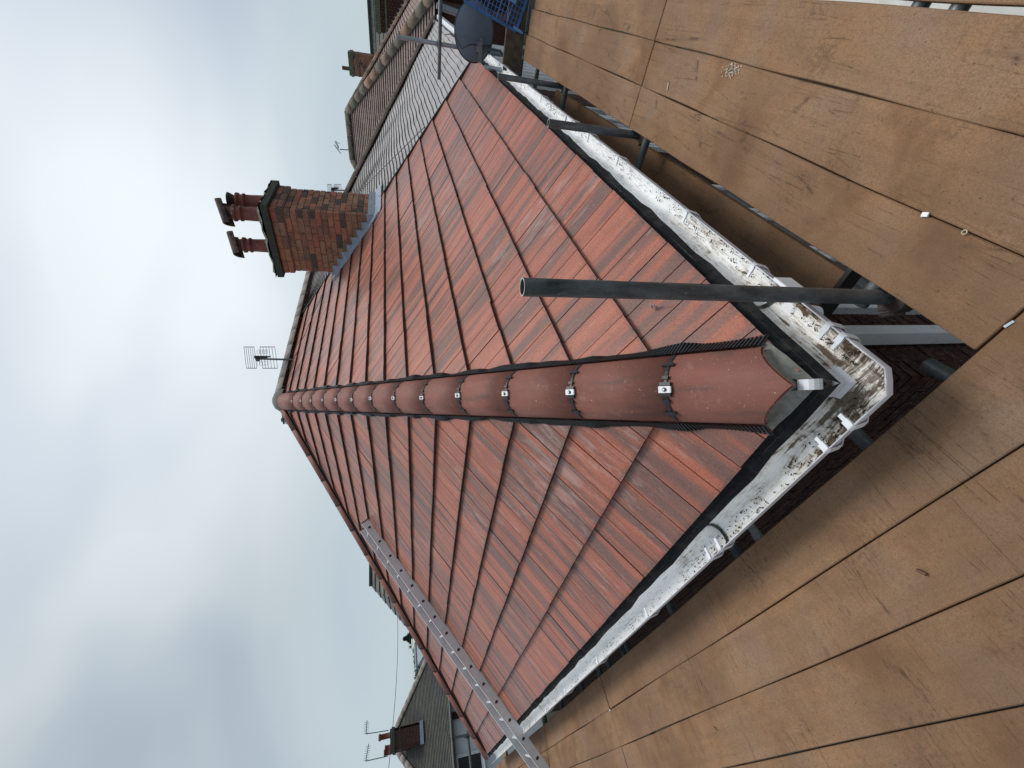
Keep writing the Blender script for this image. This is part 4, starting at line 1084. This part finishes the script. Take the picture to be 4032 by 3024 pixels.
# overhead wire
mb = MB(); a = at(1560, 2300, 34); b = at(1527, 3060, 26); pts = [a.lerp(b, i/16)-Vector((0,0,.25*math.sin(math.pi*i/16))) for i in range(17)]
mb.tube(pts, .013, 5); mb.build('overhead_wire', CABLE, None, 'thin overhead wire crossing the sky above the slate house', 'wire')

# ------------------------------------------------------------------ TV aerials near the ridge
def grid_aerial(px0, px1, py0, py1, d, mastpx, label, loops=True):
    t = empty('tv_aerial', label, 'aerial', 'television aerials by the ridge')
    P = lambda x, y, dd=0: at(x, y, d+dd)
    mid = (px0+px1)/2
    mb = MB()
    gap = (px1-px0)*.12; half1 = (px0, px0+(px1-px0)*.33); half2 = (px1-(px1-px0)*.48, px1)
    for (x0, x1) in (half1, half2):
        tilt = .14*(py1-py0)
        for yy, r_ in ((py0, .006), (py1, .006)):
            o_ = tilt if yy == py1 else 0
            mb.tube([P(x0+o_*.9, yy), P(x1+o_*.9, yy)], r_, 6)
        for k in range(6):
            xx = x0+(x1-x0)*k/5; mb.tube([P(xx, py0), P(xx+tilt*.9, py1)], .0035, 5)
    mb.build('reflector', AER, t)
    yc = (py0+py1)/2; mb = MB()
    mb.tube([P(mid-(px1-px0)*.1, yc+3, -.1), P(mid+(px1-px0)*.35, yc-4, .5)], .014, 8)
    for k in range(5):
        q = P(mid-(px1-px0)*.12+k*(px1-px0)*.085, yc-2, -.1+.1*k); mb.obox(q, (.018,0,0), (0,.018,0), (0,0,.018))
    mb.build('boom', BLACK, t)
    mb = MB()
    for k in range(4):
        for s2 in (-1, 1):
            cxp = mid-(px1-px0)*.03+k*(px1-px0)*.085; cyp = yc+s2*(py1-py0)*.27; n_ = 10
            pts = [P(cxp+math.cos(2*math.pi*i/n_)*(px1-px0)*.05, cyp+math.sin(2*math.pi*i/n_)*(py1-py0)*.10, .1*k) for i in range(n_+1)]
            mb.tube(pts, .0028, 5, cap=False)
    mb.build('director_loops', AER, t)
    mb = MB(); m0 = P(mastpx[0], mastpx[1]); m1 = P(mid-6, yc+5); mb.tube([m0, (m0+m1)/2, m1], .016, 8)
    mb.obox(m1, (.03,0,0), (0,.03,0), (0,0,.03)); mb.build('mast', PIPE3, t)
grid_aerial(960, 1082, 1366, 1450, 8.0, (1150, 1416), 'large grid aerial on a mast above the ridge left of the chimney')
grid_aerial(1109, 1130, 1627, 1669, 10.0, (1165, 1655), 'small grid aerial low behind the hip apex')
grid_aerial(1288, 1342, 726, 762, 12.0, (1400, 750), 'grid aerial half hidden by the right side of the chimney')
t = empty('tv_aerial', 'small forked aerial on the ridge of the hipped house', 'aerial', 'television aerials by the ridge')
mb = MB(); P = lambda x, y: at(x, y, 22); mb.tube([P(1390, 592), P(1338, 588)], .02, 6); mb.tube([P(1316, 570), P(1342, 605)], .018, 6)
for k in range(6): f = k/5; mb.tube([P(1318+f*14, 562+f*26), P(1330+f*10-6, 562+f*22+(-8))], .012, 4)
mb.tube([P(1322, 562), P(1338, 564)], .012, 4); mb.build('mast', AER, t)

# ------------------------------------------------------------------ scaffold
DZ = -.29
def put(name, label, cat, group, mb_fn, mat):
    return
def board(a, b, z, label, along, th_=.038, warp=.004):
    """a=(x0,y0) b=(x1,y1) plan rectangle"""
    x0, y0 = a; x1, y1 = b; n = 24; vs = []; fs = []; tcv = []
    Ln = (x1-x0) if along == 'x' else (y1-y0)
    ph = random.random()*6; cup = random.uniform(-.0015, .0025)
    for i in range(n+1):
        f = i/n; w_ = warp*math.sin(f*3.1+ph)*.6; j = .0022*math.sin(f*13+ph); k2 = .0022*math.sin(f*17+ph*2)
        for (sdv, zz) in ((0, 0), (.5, 0), (1, 0), (1, -th_), (0, -th_)):
            jj = j if sdv == 0 else (k2 if sdv == 1 else 0); ch = cup if sdv == .5 else 0
            if along == 'x': vs.append((x0+Ln*f, y0+(y1-y0)*sdv+jj, z+zz+w_+ch))
            else: vs.append((x0+(x1-x0)*sdv+jj, y0+Ln*f, z+zz+w_+ch))
            tcv.append((sdv*.225, Ln*f, 0))
    for i in range(n):
        for k in range(5): fs.append((i*5+k, i*5+(k+1)%5, (i+1)*5+(k+1)%5, (i+1)*5+k))
    fs += [(0,1,2,3,4), tuple(n*5+k for k in (4,3,2,1,0))]
    me = mesh('scaffold_board', vs, fs); attr(me, 'tc', tcv)
    bm_ = bmesh.new(); bm_.from_mesh(me); bmesh.ops.recalc_face_normals(bm_, faces=bm_.faces[:]); bm_.to_mesh(me); bm_.free()
    o = link('scaffold_board', me, BOARD, None, label, 'scaffold board', 'scaffold boards of the walkway round the roof')
    bevel(o, .003, 1); return o
lanesL = [(-.347,-.120),(-.580,-.3515),(-.8105,-.5845),(-1.044,-.815),(-1.275,-1.0485),(-1.505,-1.2795)]
ordn = ['innermost', 'second', 'third', 'fourth', 'fifth', 'outermost']
for i, (a, b) in enumerate(lanesL):
    board((a, -1.75), (b, 3.330+(.004 if i else 0)), DZ, f'{ordn[i]} board from the wall in the lower left walkway, near length', 'y')
    board((a, 3.345+(0 if i else .004)), (b, 7.2), DZ, f'{ordn[i]} board from the wall in the lower left walkway, far length beyond the butt joint', 'y')
for i, (a, b) in enumerate(lanesL[:4]):
    board((a, 7.21), (b, 10.6), DZ+(.0 if i else -.003), f'{ordn[i]} board from the wall at the rear end, beyond the ladder foot', 'y')
board((-.10, 9.25), (3.4, 9.47), DZ-.04, 'board turning the rear corner behind the hip end', 'x')
board((-.10, 9.475), (3.4, 9.70), DZ-.04, 'outer board turning the rear corner behind the hip end', 'x')
lanesR = [(-.4505,-.222),(-.6735,-.4545),(-.897,-.678),(-1.14,-.914),(-1.37,-1.1445)]
for i, (a, b) in enumerate(lanesR):
    x0 = -.112
    xm = 2.232 if i < 3 else 1.95
    board((x0, a), (xm, b), DZ, f'{ordn[i]} board from the gutter in the upper right walkway, near length', 'x')
    board((xm+.012, a), (5.30-.09*i, b), DZ, f'{ordn[i]} board from the gutter in the upper right walkway, far length beyond the butt joint', 'x')
o = board((.47, -.138), (4.54, .068), -.50, 'single lower board lying between the white gutter and the upper walkway', 'x')
for v in o.data.vertices: v.co.y += (v.co.x-.47)*.0145
mb = MB(); mb.box((.455,-.16,-.56),(.475,.09,-.485)); mb.box((.475,-.14,-.56),(.50,.07,-.545)); mb.build('board_bracket', BLACK, None, 'black steel bracket under the near end of the lower board', 'bracket')
board((.0,-.90), (3.9,-.68), -2.30, 'outer board added below the right walkway to block light on the wall', 'x')  # lower boards, hardly seen, added to cut light on the wall and darken gaps
board((.0,-.675), (3.9,-.45), -2.30, 'middle board added below the right walkway to block light on the wall', 'x')
board((.0,-.445), (3.9,-.22), -2.30, 'inner board added below the right walkway to block light on the wall', 'x')
board((-.80,-.9), (-.58,3.3), -2.30, 'outer board added below the left walkway to block light on the wall', 'y')
board((-.575,-.9), (-.35,3.3), -2.30, 'middle board added below the left walkway to block light on the wall', 'y')
board((-.345,-.9), (-.12,3.3), -2.30, 'inner board added below the left walkway to block light on the wall', 'y')
def pole(a, b, mat, label, r=.0242, hollow=True, group='steel scaffold tubes'):
    mb = MB(); mb.tube([a, b], r, 20, hollow=hollow)
    return mb.build('scaffold_pole', [mat, RIM], None, label, 'scaffold tube', group)
def coupler(p, axis, parent_label=None, parent=None):
    mb = MB(); p = Vector(p); ax = Vector(axis).normalized()
    mb.tube([p-ax*.028, p+ax*.028], .034, 12); s2 = ax.orthogonal().normalized(); mb.obox(p+s2*.03, ax*.02, s2*.025, ax.cross(s2)*.02); mb.tube([p+s2*.02+ax.cross(s2)*.035-s2*.03, p+s2*.06+ax.cross(s2)*.035], .009, 8); mb.tube([p-s2*.02-ax.cross(s2)*.033, p+s2*.055-ax.cross(s2)*.033], .008, 8)
    return mb.build('coupler', COUP, parent)
s1 = pole((.137,-.193,-5.25), (.2135,-.195,.932), PIPE, 'nearest and tallest dark upright tube standing in front of the gutter')
s2 = pole((2.05,-.193,-5.25), (2.202,-.195,.286), PIPE, 'middle of three dark upright tubes along the right gutter')
s3p = pole((3.86,-.193,-5.25), (3.884,-.195,.284), PIPE, 'farthest of three dark upright tubes along the right gutter, by the toe board')
for s_p, x in ((s1,.170),(s2,2.125),(s3p,3.88)): coupler((x,-.194,-.37), (0,0,1), parent=s_p)
# transoms below the right walkway and ledgers
for x, lb in ((.26,'nearest cross tube under the right walkway by the corner'),(2.07,'cross tube under the right walkway at the board joint'),(3.80,'cross tube under the right walkway by the farthest upright')):
    pole((x,-1.5,-.354), (x,-.125 if x < 1 else .05,-.354), PIPE3, lb)
pole((.72,-1.5,-.345), (.72,-.70,-.345), PIPE3, 'nearer dark cross tube crossing the bright gap in the right walkway')
pole((.595,-1.5,-.345), (.595,-.70,-.345), PIPE3, 'nearest dark cross tube crossing the bright gap in the right walkway')
pole((5.35,-.7,-.50), (5.35,.28,-.50), PIPE3, 'nearer of two short cross tubes seen beside the toe board')
pole((6.17,-.7,-.50), (6.17,.28,-.50), PIPE3, 'farther of two short cross tubes seen beside the toe board')
pole((-.3,-.30,-.405), (6.6,-.30,-.405), PIPE3, 'long ledger tube running under the right walkway')
pole((-1.2,-.20,-.47), (.02,-.05,-.47), PIPE3, 'tube end crossing under the gutter corner')
for y, x1, lb in ((.232,.28,'cross tube nearest the corner in the dark gap below the left gutter'),(1.12,.28,'cross tube in the dark gap under the left gutter joint'),(1.92,.28,'third cross tube in the gap below the left gutter'),(2.84,.28,'fourth cross tube in the gap below the left gutter'),(3.22,.28,'cross tube just before the butt joint of the left boards'),(3.48,.28,'cross tube just beyond the butt joint of the left boards'),(4.08,.28,'cross tube in the far gap below the left gutter'),(4.95,.28,'cross tube in the gap near the ladder foot'),(5.84,.28,'cross tube beside the ladder foot')):
    pole((-1.5,y,-.354), (x1,y,-.354), PIPE if y > .5 else PIPE3, lb)
pole((-.30,.945,-.37), (-.062,.945,-.365), PIPE2, 'open tube end poking out from under the left boards', hollow=True)
pole((-.30,2.72,-.36), (-.058,2.76,-.36), PIPE3, 'short tube end in the dark gap of the left walkway')
# far right end: tall standard, guard tube, brace
s4 = pole((6.06,-.17,-5.2), (6.10,-.17,1.121), PIPE2, 'bright galvanised upright rising behind the satellite dish'); coupler((6.1,-.17,.615), (0,0,1), parent=s4)
pole((6.05,-1.6,.622), (6.05,.19,.612), PIPE3, 'level guard tube clamped across the bright upright')
pole(at(1738,28,6.9), at(1830,62,6.9), PIPE2, 'short bright tube behind the top of the dish', r=.036)
pole((5.62,-.06,-.34), (5.62,-.06,.10), PIPE2, 'short bright upright stub just right of the roof end')
# rear left guard rails
pole((3.4,9.8,.500), (-1.5,9.8,.602), PIPE3, 'upper guard tube crossing in front of the white rendered wall')
pole((.50,9.85,.252), (-1.5,9.85,.275), PIPE3, 'lower guard tube crossing in front of the white rendered wall')
r0 = pole((.365,9.82,-.3), (.405,9.82,.60), PIPE3, 'upright tube joining the two guard tubes by the white wall'); coupler((.38,9.82,.55), (1,0,0), parent=r0); coupler((.37,9.83,.26), (1,0,0), parent=r0)
pole((-.28,9.5,-5.2), (-.25,9.5,.05), PIPE3, 'dark upright at the end of the rear hip')

# toe board and brick guard, dish
mb = MB(); mb.box((5.36,-1.5,-.285),(5.398,-.085,-.065)); o = mb.build('toe_board', TIMB, None, 'dark weathered toe board on edge across the end of the right walkway', 'toe board'); bevel(o, .005)
bgd = empty('brick_guard', 'blue plastic mesh guard hung tilted at the end of the right walkway', 'brick guard')
fr = MB(); cells = MB(); U = Vector((0,-.887,-.461)); V = Vector((.03,-.27,.96)).normalized(); O = Vector((5.335,-.462,-.170)); Ln, Hn = 1.25, .62
U = (U-V*U.dot(V)).normalized()
nrm = U.cross(V)
for (a, b) in ((O, O+U*Ln), (O, O+V*Hn), (O+V*Hn, O+V*Hn+U*Ln), (O+U*Ln, O+U*Ln+V*Hn)): fr.bar(a, b, .028, .014, nrm)
for k in range(1, 5): fr.bar(O+V*Hn*k/5, O+V*Hn*k/5+U*Ln, .012, .010, nrm)
fr.build('frame', BLUE, bgd)
for i in range(1, 25): cells.bar(O+U*Ln*i/25, O+U*Ln*i/25+V*Hn, .007, .006, nrm)
for k in range(1, 15): cells.bar(O+V*Hn*k/15, O+V*Hn*k/15+U*Ln, .005, .006, nrm)
cells.build('mesh', BLUE, bgd)
mb = MB(); mb.obox(O+U*.26+V*.15+nrm*.012, U*.055, V*.05, nrm*.003); mb.obox(O+U*.02-V*.02, U*.014, V*.06, nrm*.012); mb.build('plate', plain('pale blue plastic', (.13,.28,.50), .5, .1, 10), bgd)
mb = MB(); 
for q in (O+U*.06-V*.06, O+U*.5-V*.03):
    mb.tube([q+U*.03*math.cos(a)+V*(.04*math.sin(a)-.02)-Vector((.03,0,0)) for a in [i*.5 for i in range(10)]], .006, 6)
mb.build('hook', BLACK, bgd)
dish = empty('satellite_dish', 'dark grey satellite dish seen from behind on a bent mast', 'satellite dish')
DC = Vector((5.95,-.355,.205)); DN = Vector((-.93,-.10,-.02)).normalized()
# shallow dish: back face towards the camera
du = Vector((0,1,0)); du = (du-DN*du.dot(DN)).normalized(); dv = DN.cross(du)
mb = MB(); vs = []; fs = []; nr2, na = 8, 40
for side in (0, 1):
    for i in range(nr2+1):
        r_ = i/nr2
        for k in range(na):
            a = 2*math.pi*k/na; p = DC+du*(.305*r_*math.cos(a))+dv*(.245*r_*math.sin(a))+DN*(.055*(1-r_*r_)-(.006 if side else 0)); vs.append(p)
for side in (0, 1):
    o_ = side*(nr2+1)*na
    for i in range(nr2):
        for k in range(na): fs.append((o_+i*na+k, o_+i*na+(k+1)%na, o_+(i+1)*na+(k+1)%na, o_+(i+1)*na+k))
o_ = nr2*na
for k in range(na): fs.append((o_+k, o_+(k+1)%na, o_+(nr2+1)*na+(k+1)%na, o_+(nr2+1)*na+k))
mb.add(vs, fs, 0, True); mb.build('reflector', DISH, dish)
mb = MB(); mb.tube([DC+du*.305*math.cos(a)+dv*.245*math.sin(a) for a in [2*math.pi*i/40 for i in range(41)]], .005, 6, cap=False); mb.build('rim', BLACK, dish)
mb = MB(); b0 = DC+DN*.075+du*.12-dv*.0
mb.obox(b0+Vector((0,.05,-.075)), DN*.012, Vector((0,.12,.0)), Vector((0,0,.022))); mb.obox(b0+Vector((0,.02,-.06)), DN*.028, Vector((0,.05,.0)), Vector((0,0,.035)))
mb.build('bracket', plain('bracket steel', (.16,.17,.18), .5, .2, 20, metal=.4), dish)
mb = MB(); mb.tube([b0+Vector((-.0,.05,-.07)), Vector((5.93,-.22,-.02)), Vector((5.93,-.215,-.14)), Vector((5.94,-.16,-.20)), Vector((5.96,-.02,-.23)), Vector((5.98,.29,-.23))], .016, 10); mb.build('mast', PIPE3, dish)
mb = MB(); mb.tube([b0+Vector((-.03,.0,-.03)), b0+Vector((-.05,.0,.05)), b0+Vector((-.03,.06,.16)), DC+Vector((-.02,.05,.26)), DC+Vector((.2,.09,.34))], .006, 6)
mb.tube([b0+Vector((-.03,.0,-.08)), b0+Vector((-.03,-.02,-.2))], .006, 6); mb.build('cable', CABLE, dish)

# telephone cable draped over the right slope
mb = MB(); pts = []
for i in range(25):
    f = i/24; u = 6.9+f*1.9; v = 1.2+f*2.1; pts.append(roofpt('R', u, v, .075+.0*f))
mb.tube(pts, .006, 6); mb.build('roof_cable', CABLE, None, 'thin black cable lying across the pale neighbouring roof tiles', 'cable')
mb = MB(); pts = []
for i in range(30):
    f = i/29; pts.append(roofpt('R', 6.30-f*1.15, 4.35+f*.98, .068+.006*math.sin(f*30)))
mb.tube(pts, .005, 6); mb.build('roof_cable', CABLE, None, 'thin black cable running from the chimney foot up to the ridge', 'cable')

# ------------------------------------------------------------------ ladder
lad = empty('roof_ladder', 'aluminium roof ladder lying up the left slope over the gutter', 'ladder')
sl = (5.176-5.921)/(2.523+.02)
def lp(x, off, h):
    y = 5.921+sl*(x+.02)+off
    return Vector((x-h*s_, y, x*math.tan(TH)+h*c_))
x_top, x_bot = 2.55, -.62
hb_, ht_ = .045, .145
LD = (lp(x_top,0,0)-lp(x_bot,0,0)).normalized(); LNn = Vector((-s_,0,c_)); LNn = (LNn-LD*LNn.dot(LD)).normalized(); LS = LD.cross(LNn); LS = LS if LS.y > 0 else -LS
OB = lp(x_bot, -.19, hb_); LLn = (lp(x_top,-.19,hb_)-OB).length
OFF2 = .40
HH = ht_-hb_
# rung positions measured from the photograph
rung = []; step_ = .25; first = .09
kx = first
while kx < LLn-.1: rung.append(kx); kx += step_
def stile(o0, ln, name):
    bm = bmesh.new(); th2 = .026; hole_r = .016
    segs = []
    mb = MB()
    # C-section: web with holes (real openings), two flanges
    hs = [h_ for h_ in rung if h_ < ln-.04]
    cuts = [0]+[v for h_ in hs for v in (h_-.021, h_+.021)]+[ln]
    mid = HH/2
    P = lambda l, h, s2: o0+LD*l+LNn*h+LS*s2
    for i in range(len(cuts)-1):
        a, b = cuts[i], cuts[i+1]
        if i % 2 == 0: 
            for s2 in (0, .003): mb.add([P(a,0,s2),P(b,0,s2),P(b,HH,s2),P(a,HH,s2)], [(0,1,2,3)])
        else:
            # D / triangle shaped rung hole
            c0 = (a+b)/2
            hol = [P(c0+.017*math.cos(t_)*(1.15 if math.sin(t_) < 0 else .8), mid+.019*math.sin(t_)*1.2, 0) for t_ in [math.pi/4+2*math.pi*k/8 for k in range(8)]]
            cor = [P(b,HH,0), P(c0,HH,0), P(a,HH,0), P(a,mid,0), P(a,0,0), P(c0,0,0), P(b,0,0), P(b,mid,0)]
            mb.add(cor+hol, [(k, (k+1)%8, 8+(k+1)%8, 8+k) for k in range(8)])
    for h in (0, HH): mb.obox(P(ln/2, h, th2/2), LD*ln/2, LS*th2/2, LNn*.003)
    return mb.build(name, ALU, lad)
stile(OB, LLn, 'stile')
O2 = OB+LS*OFF2+LD*.0
stile(O2, LLn+.02, 'stile')
for h_ in rung:
    mb = MB(); mb.tube([OB+LD*h_+LNn*HH/2+LS*.012, O2+LD*h_+LNn*HH/2+LS*.003], .0145, 10, cap=False); mb.build('rung', ALU, lad)
    mb = MB(); mb.tube([OB+LD*h_+LNn*HH/2+LS*.005, OB+LD*h_+LNn*HH/2+LS*.0085], .030, 10); mb.build('rung_plug', BLACK, lad)
for oo, ln in ((OB, LLn), (O2, LLn+.02)):
    mb = MB(); mb.obox(oo+LD*(ln+.008)+LNn*HH/2+LS*.012, LD*.009, LNn*(HH/2+.002), LS*.015); mb.build('end_cap', plain('brown end cap', (.16,.11,.05), .7, .2, 20), lad)
mb = MB(); mb.obox(OB-LD*.02+LNn*.01+LS*.01, LD*.04, LNn*.03, LS*.03); mb.build('foot', BLACK, lad)
mb = MB(); mb.obox(O2-LD*.02+LNn*.01+LS*.01, LD*.04, LNn*.03, LS*.03); mb.build('foot', BLACK, lad)

# ------------------------------------------------------------------ small loose things
def loose(name, label, cat, mb, mat): return mb.build(name, mat, None, label, cat)
mb = MB(); mb.obox((.243,-.452,DZ+.006), (.008,.003,0), (-.002,.006,0), (0,0,.003)); loose('plastic_packer', 'white plastic packer caught in the board gap', 'packer', mb, UPVC)
mb = MB(); mb.tube([(.122+.006*math.cos(a), -.452+.006*math.sin(a), DZ+.006) for a in [i*.7 for i in range(10)]], .002, 5); loose('washer', 'tiny pale ring washer lying on the board gap', 'washer', mb, plain('brassy', (.5,.42,.25), .4, .1, 30))
mb = MB(); mb.tube([(-.492,.352,DZ+.007),(-.472,.366,DZ+.007)], .0055, 8); loose('screw_plug', 'small brown plug lying alone on a left board', 'plug', mb, plain('brown plug', (.12,.05,.03), .5, .2, 30))
mb = MB(); mb.tube([(-.670,1.885,DZ+.004),(-.652,1.905,DZ+.004)], .0018, 5); loose('nail', 'small dark nail lying on the third left board', 'nail', mb, BLACK)
mb = MB(); mb.obox((1.918,-.502,DZ+.003), (.006,-.017,0), (.004,.0015,0), (0,0,.0012)); loose('wood_splinter', 'pale splinter of wood on the second right board', 'splinter', mb, plain('pale splinter', (.45,.38,.30), .8, .1, 30))
mb = MB(); mb.obox((-.121,-.315,DZ+.003), (.002,.011,0), (.003,-.0005,0), (0,0,.0012)); loose('foil_scrap', 'crumpled silvery blue scrap in the corner joint of the boards', 'scrap', mb, plain('foil', (.45,.55,.62), .4, .2, 60))
mb = MB(); mb.box((-.36,3.322,DZ+.001),(-.35,3.335,DZ+.008)); loose('plastic_packer', 'tiny white packer at the butt joint of the left boards', 'packer', mb, UPVC)
mb = MB()
def leafy(p, n, s2, mat, label):
    mb = MB()
    for i in range(n):
        a = random.random()*6.28; q = Vector(p)+Vector((random.uniform(-1,1), random.uniform(-1,1), 0))*s2
        q.z = p[2]+random.uniform(0, s2*.5); d1_ = Vector((math.cos(a), math.sin(a), random.uniform(-.3,.6)))*s2*.8; d2_ = Vector((-math.sin(a), math.cos(a), random.uniform(-.3,.6)))*s2*.35
        mb.add([q-d1_, q+d2_, q+d1_, q-d2_], [(0,1,2,3)])
    return mb.build('dried_leaf', mat, None, label, 'leaf')
LEAF = plain('mauve dry leaf', (.25,.20,.24), .8, .3, 60)
pp = roofpt('R', .666, .183/c_, .052); leafy(pp, 9, .014, LEAF, 'crumpled mauve leaf on the tiles right of the hip')
pq = roofpt('R', .62, .30, .052); mb = MB(); mb.tube([pp, pp+Vector((-.03,-.02,-.012)), pp+Vector((-.055,-.045,-.028))], .0018, 5); mb.build('twig', LEAF, None, 'short twig beside the crumpled mauve leaf', 'twig')
for k, (px, py, lb) in enumerate(((1930,1045,'small purple petal high on the right slope'),(2108,1268,'tiny purple petal near the top of the tall upright'),(2500,1060,'tiny pink petal beside the first right course'))):
    r = ray(px, py); n_ = Vector((0,-s_,c_)); t_ = (.052-n_.dot(CAM))/n_.dot(r); leafy(CAM+r*t_, 3, .008, LEAF, lb)

mb = MB()
for _ in range(260):
    x = random.gauss(1.416, .026); y = random.gauss(-.647, .012)
    if y < -.672 or math.sin(x*260)*math.sin(y*310) < -.35: continue
    a = random.random()*6.28; q = random.uniform(.0006, .0042)
    mb.obox((x, y, DZ+.0026), (q*math.cos(a), q*math.sin(a), 0), (-q*.5*math.sin(a), q*.5*math.cos(a), 0), (0,0,.0004))
mb.build('mortar_splash', plain('dried pale mortar', (.62,.52,.40), .9, .15, 60), None, 'pale flaky mortar splash dried on a right walkway board', 'mortar splash', kind='stuff')
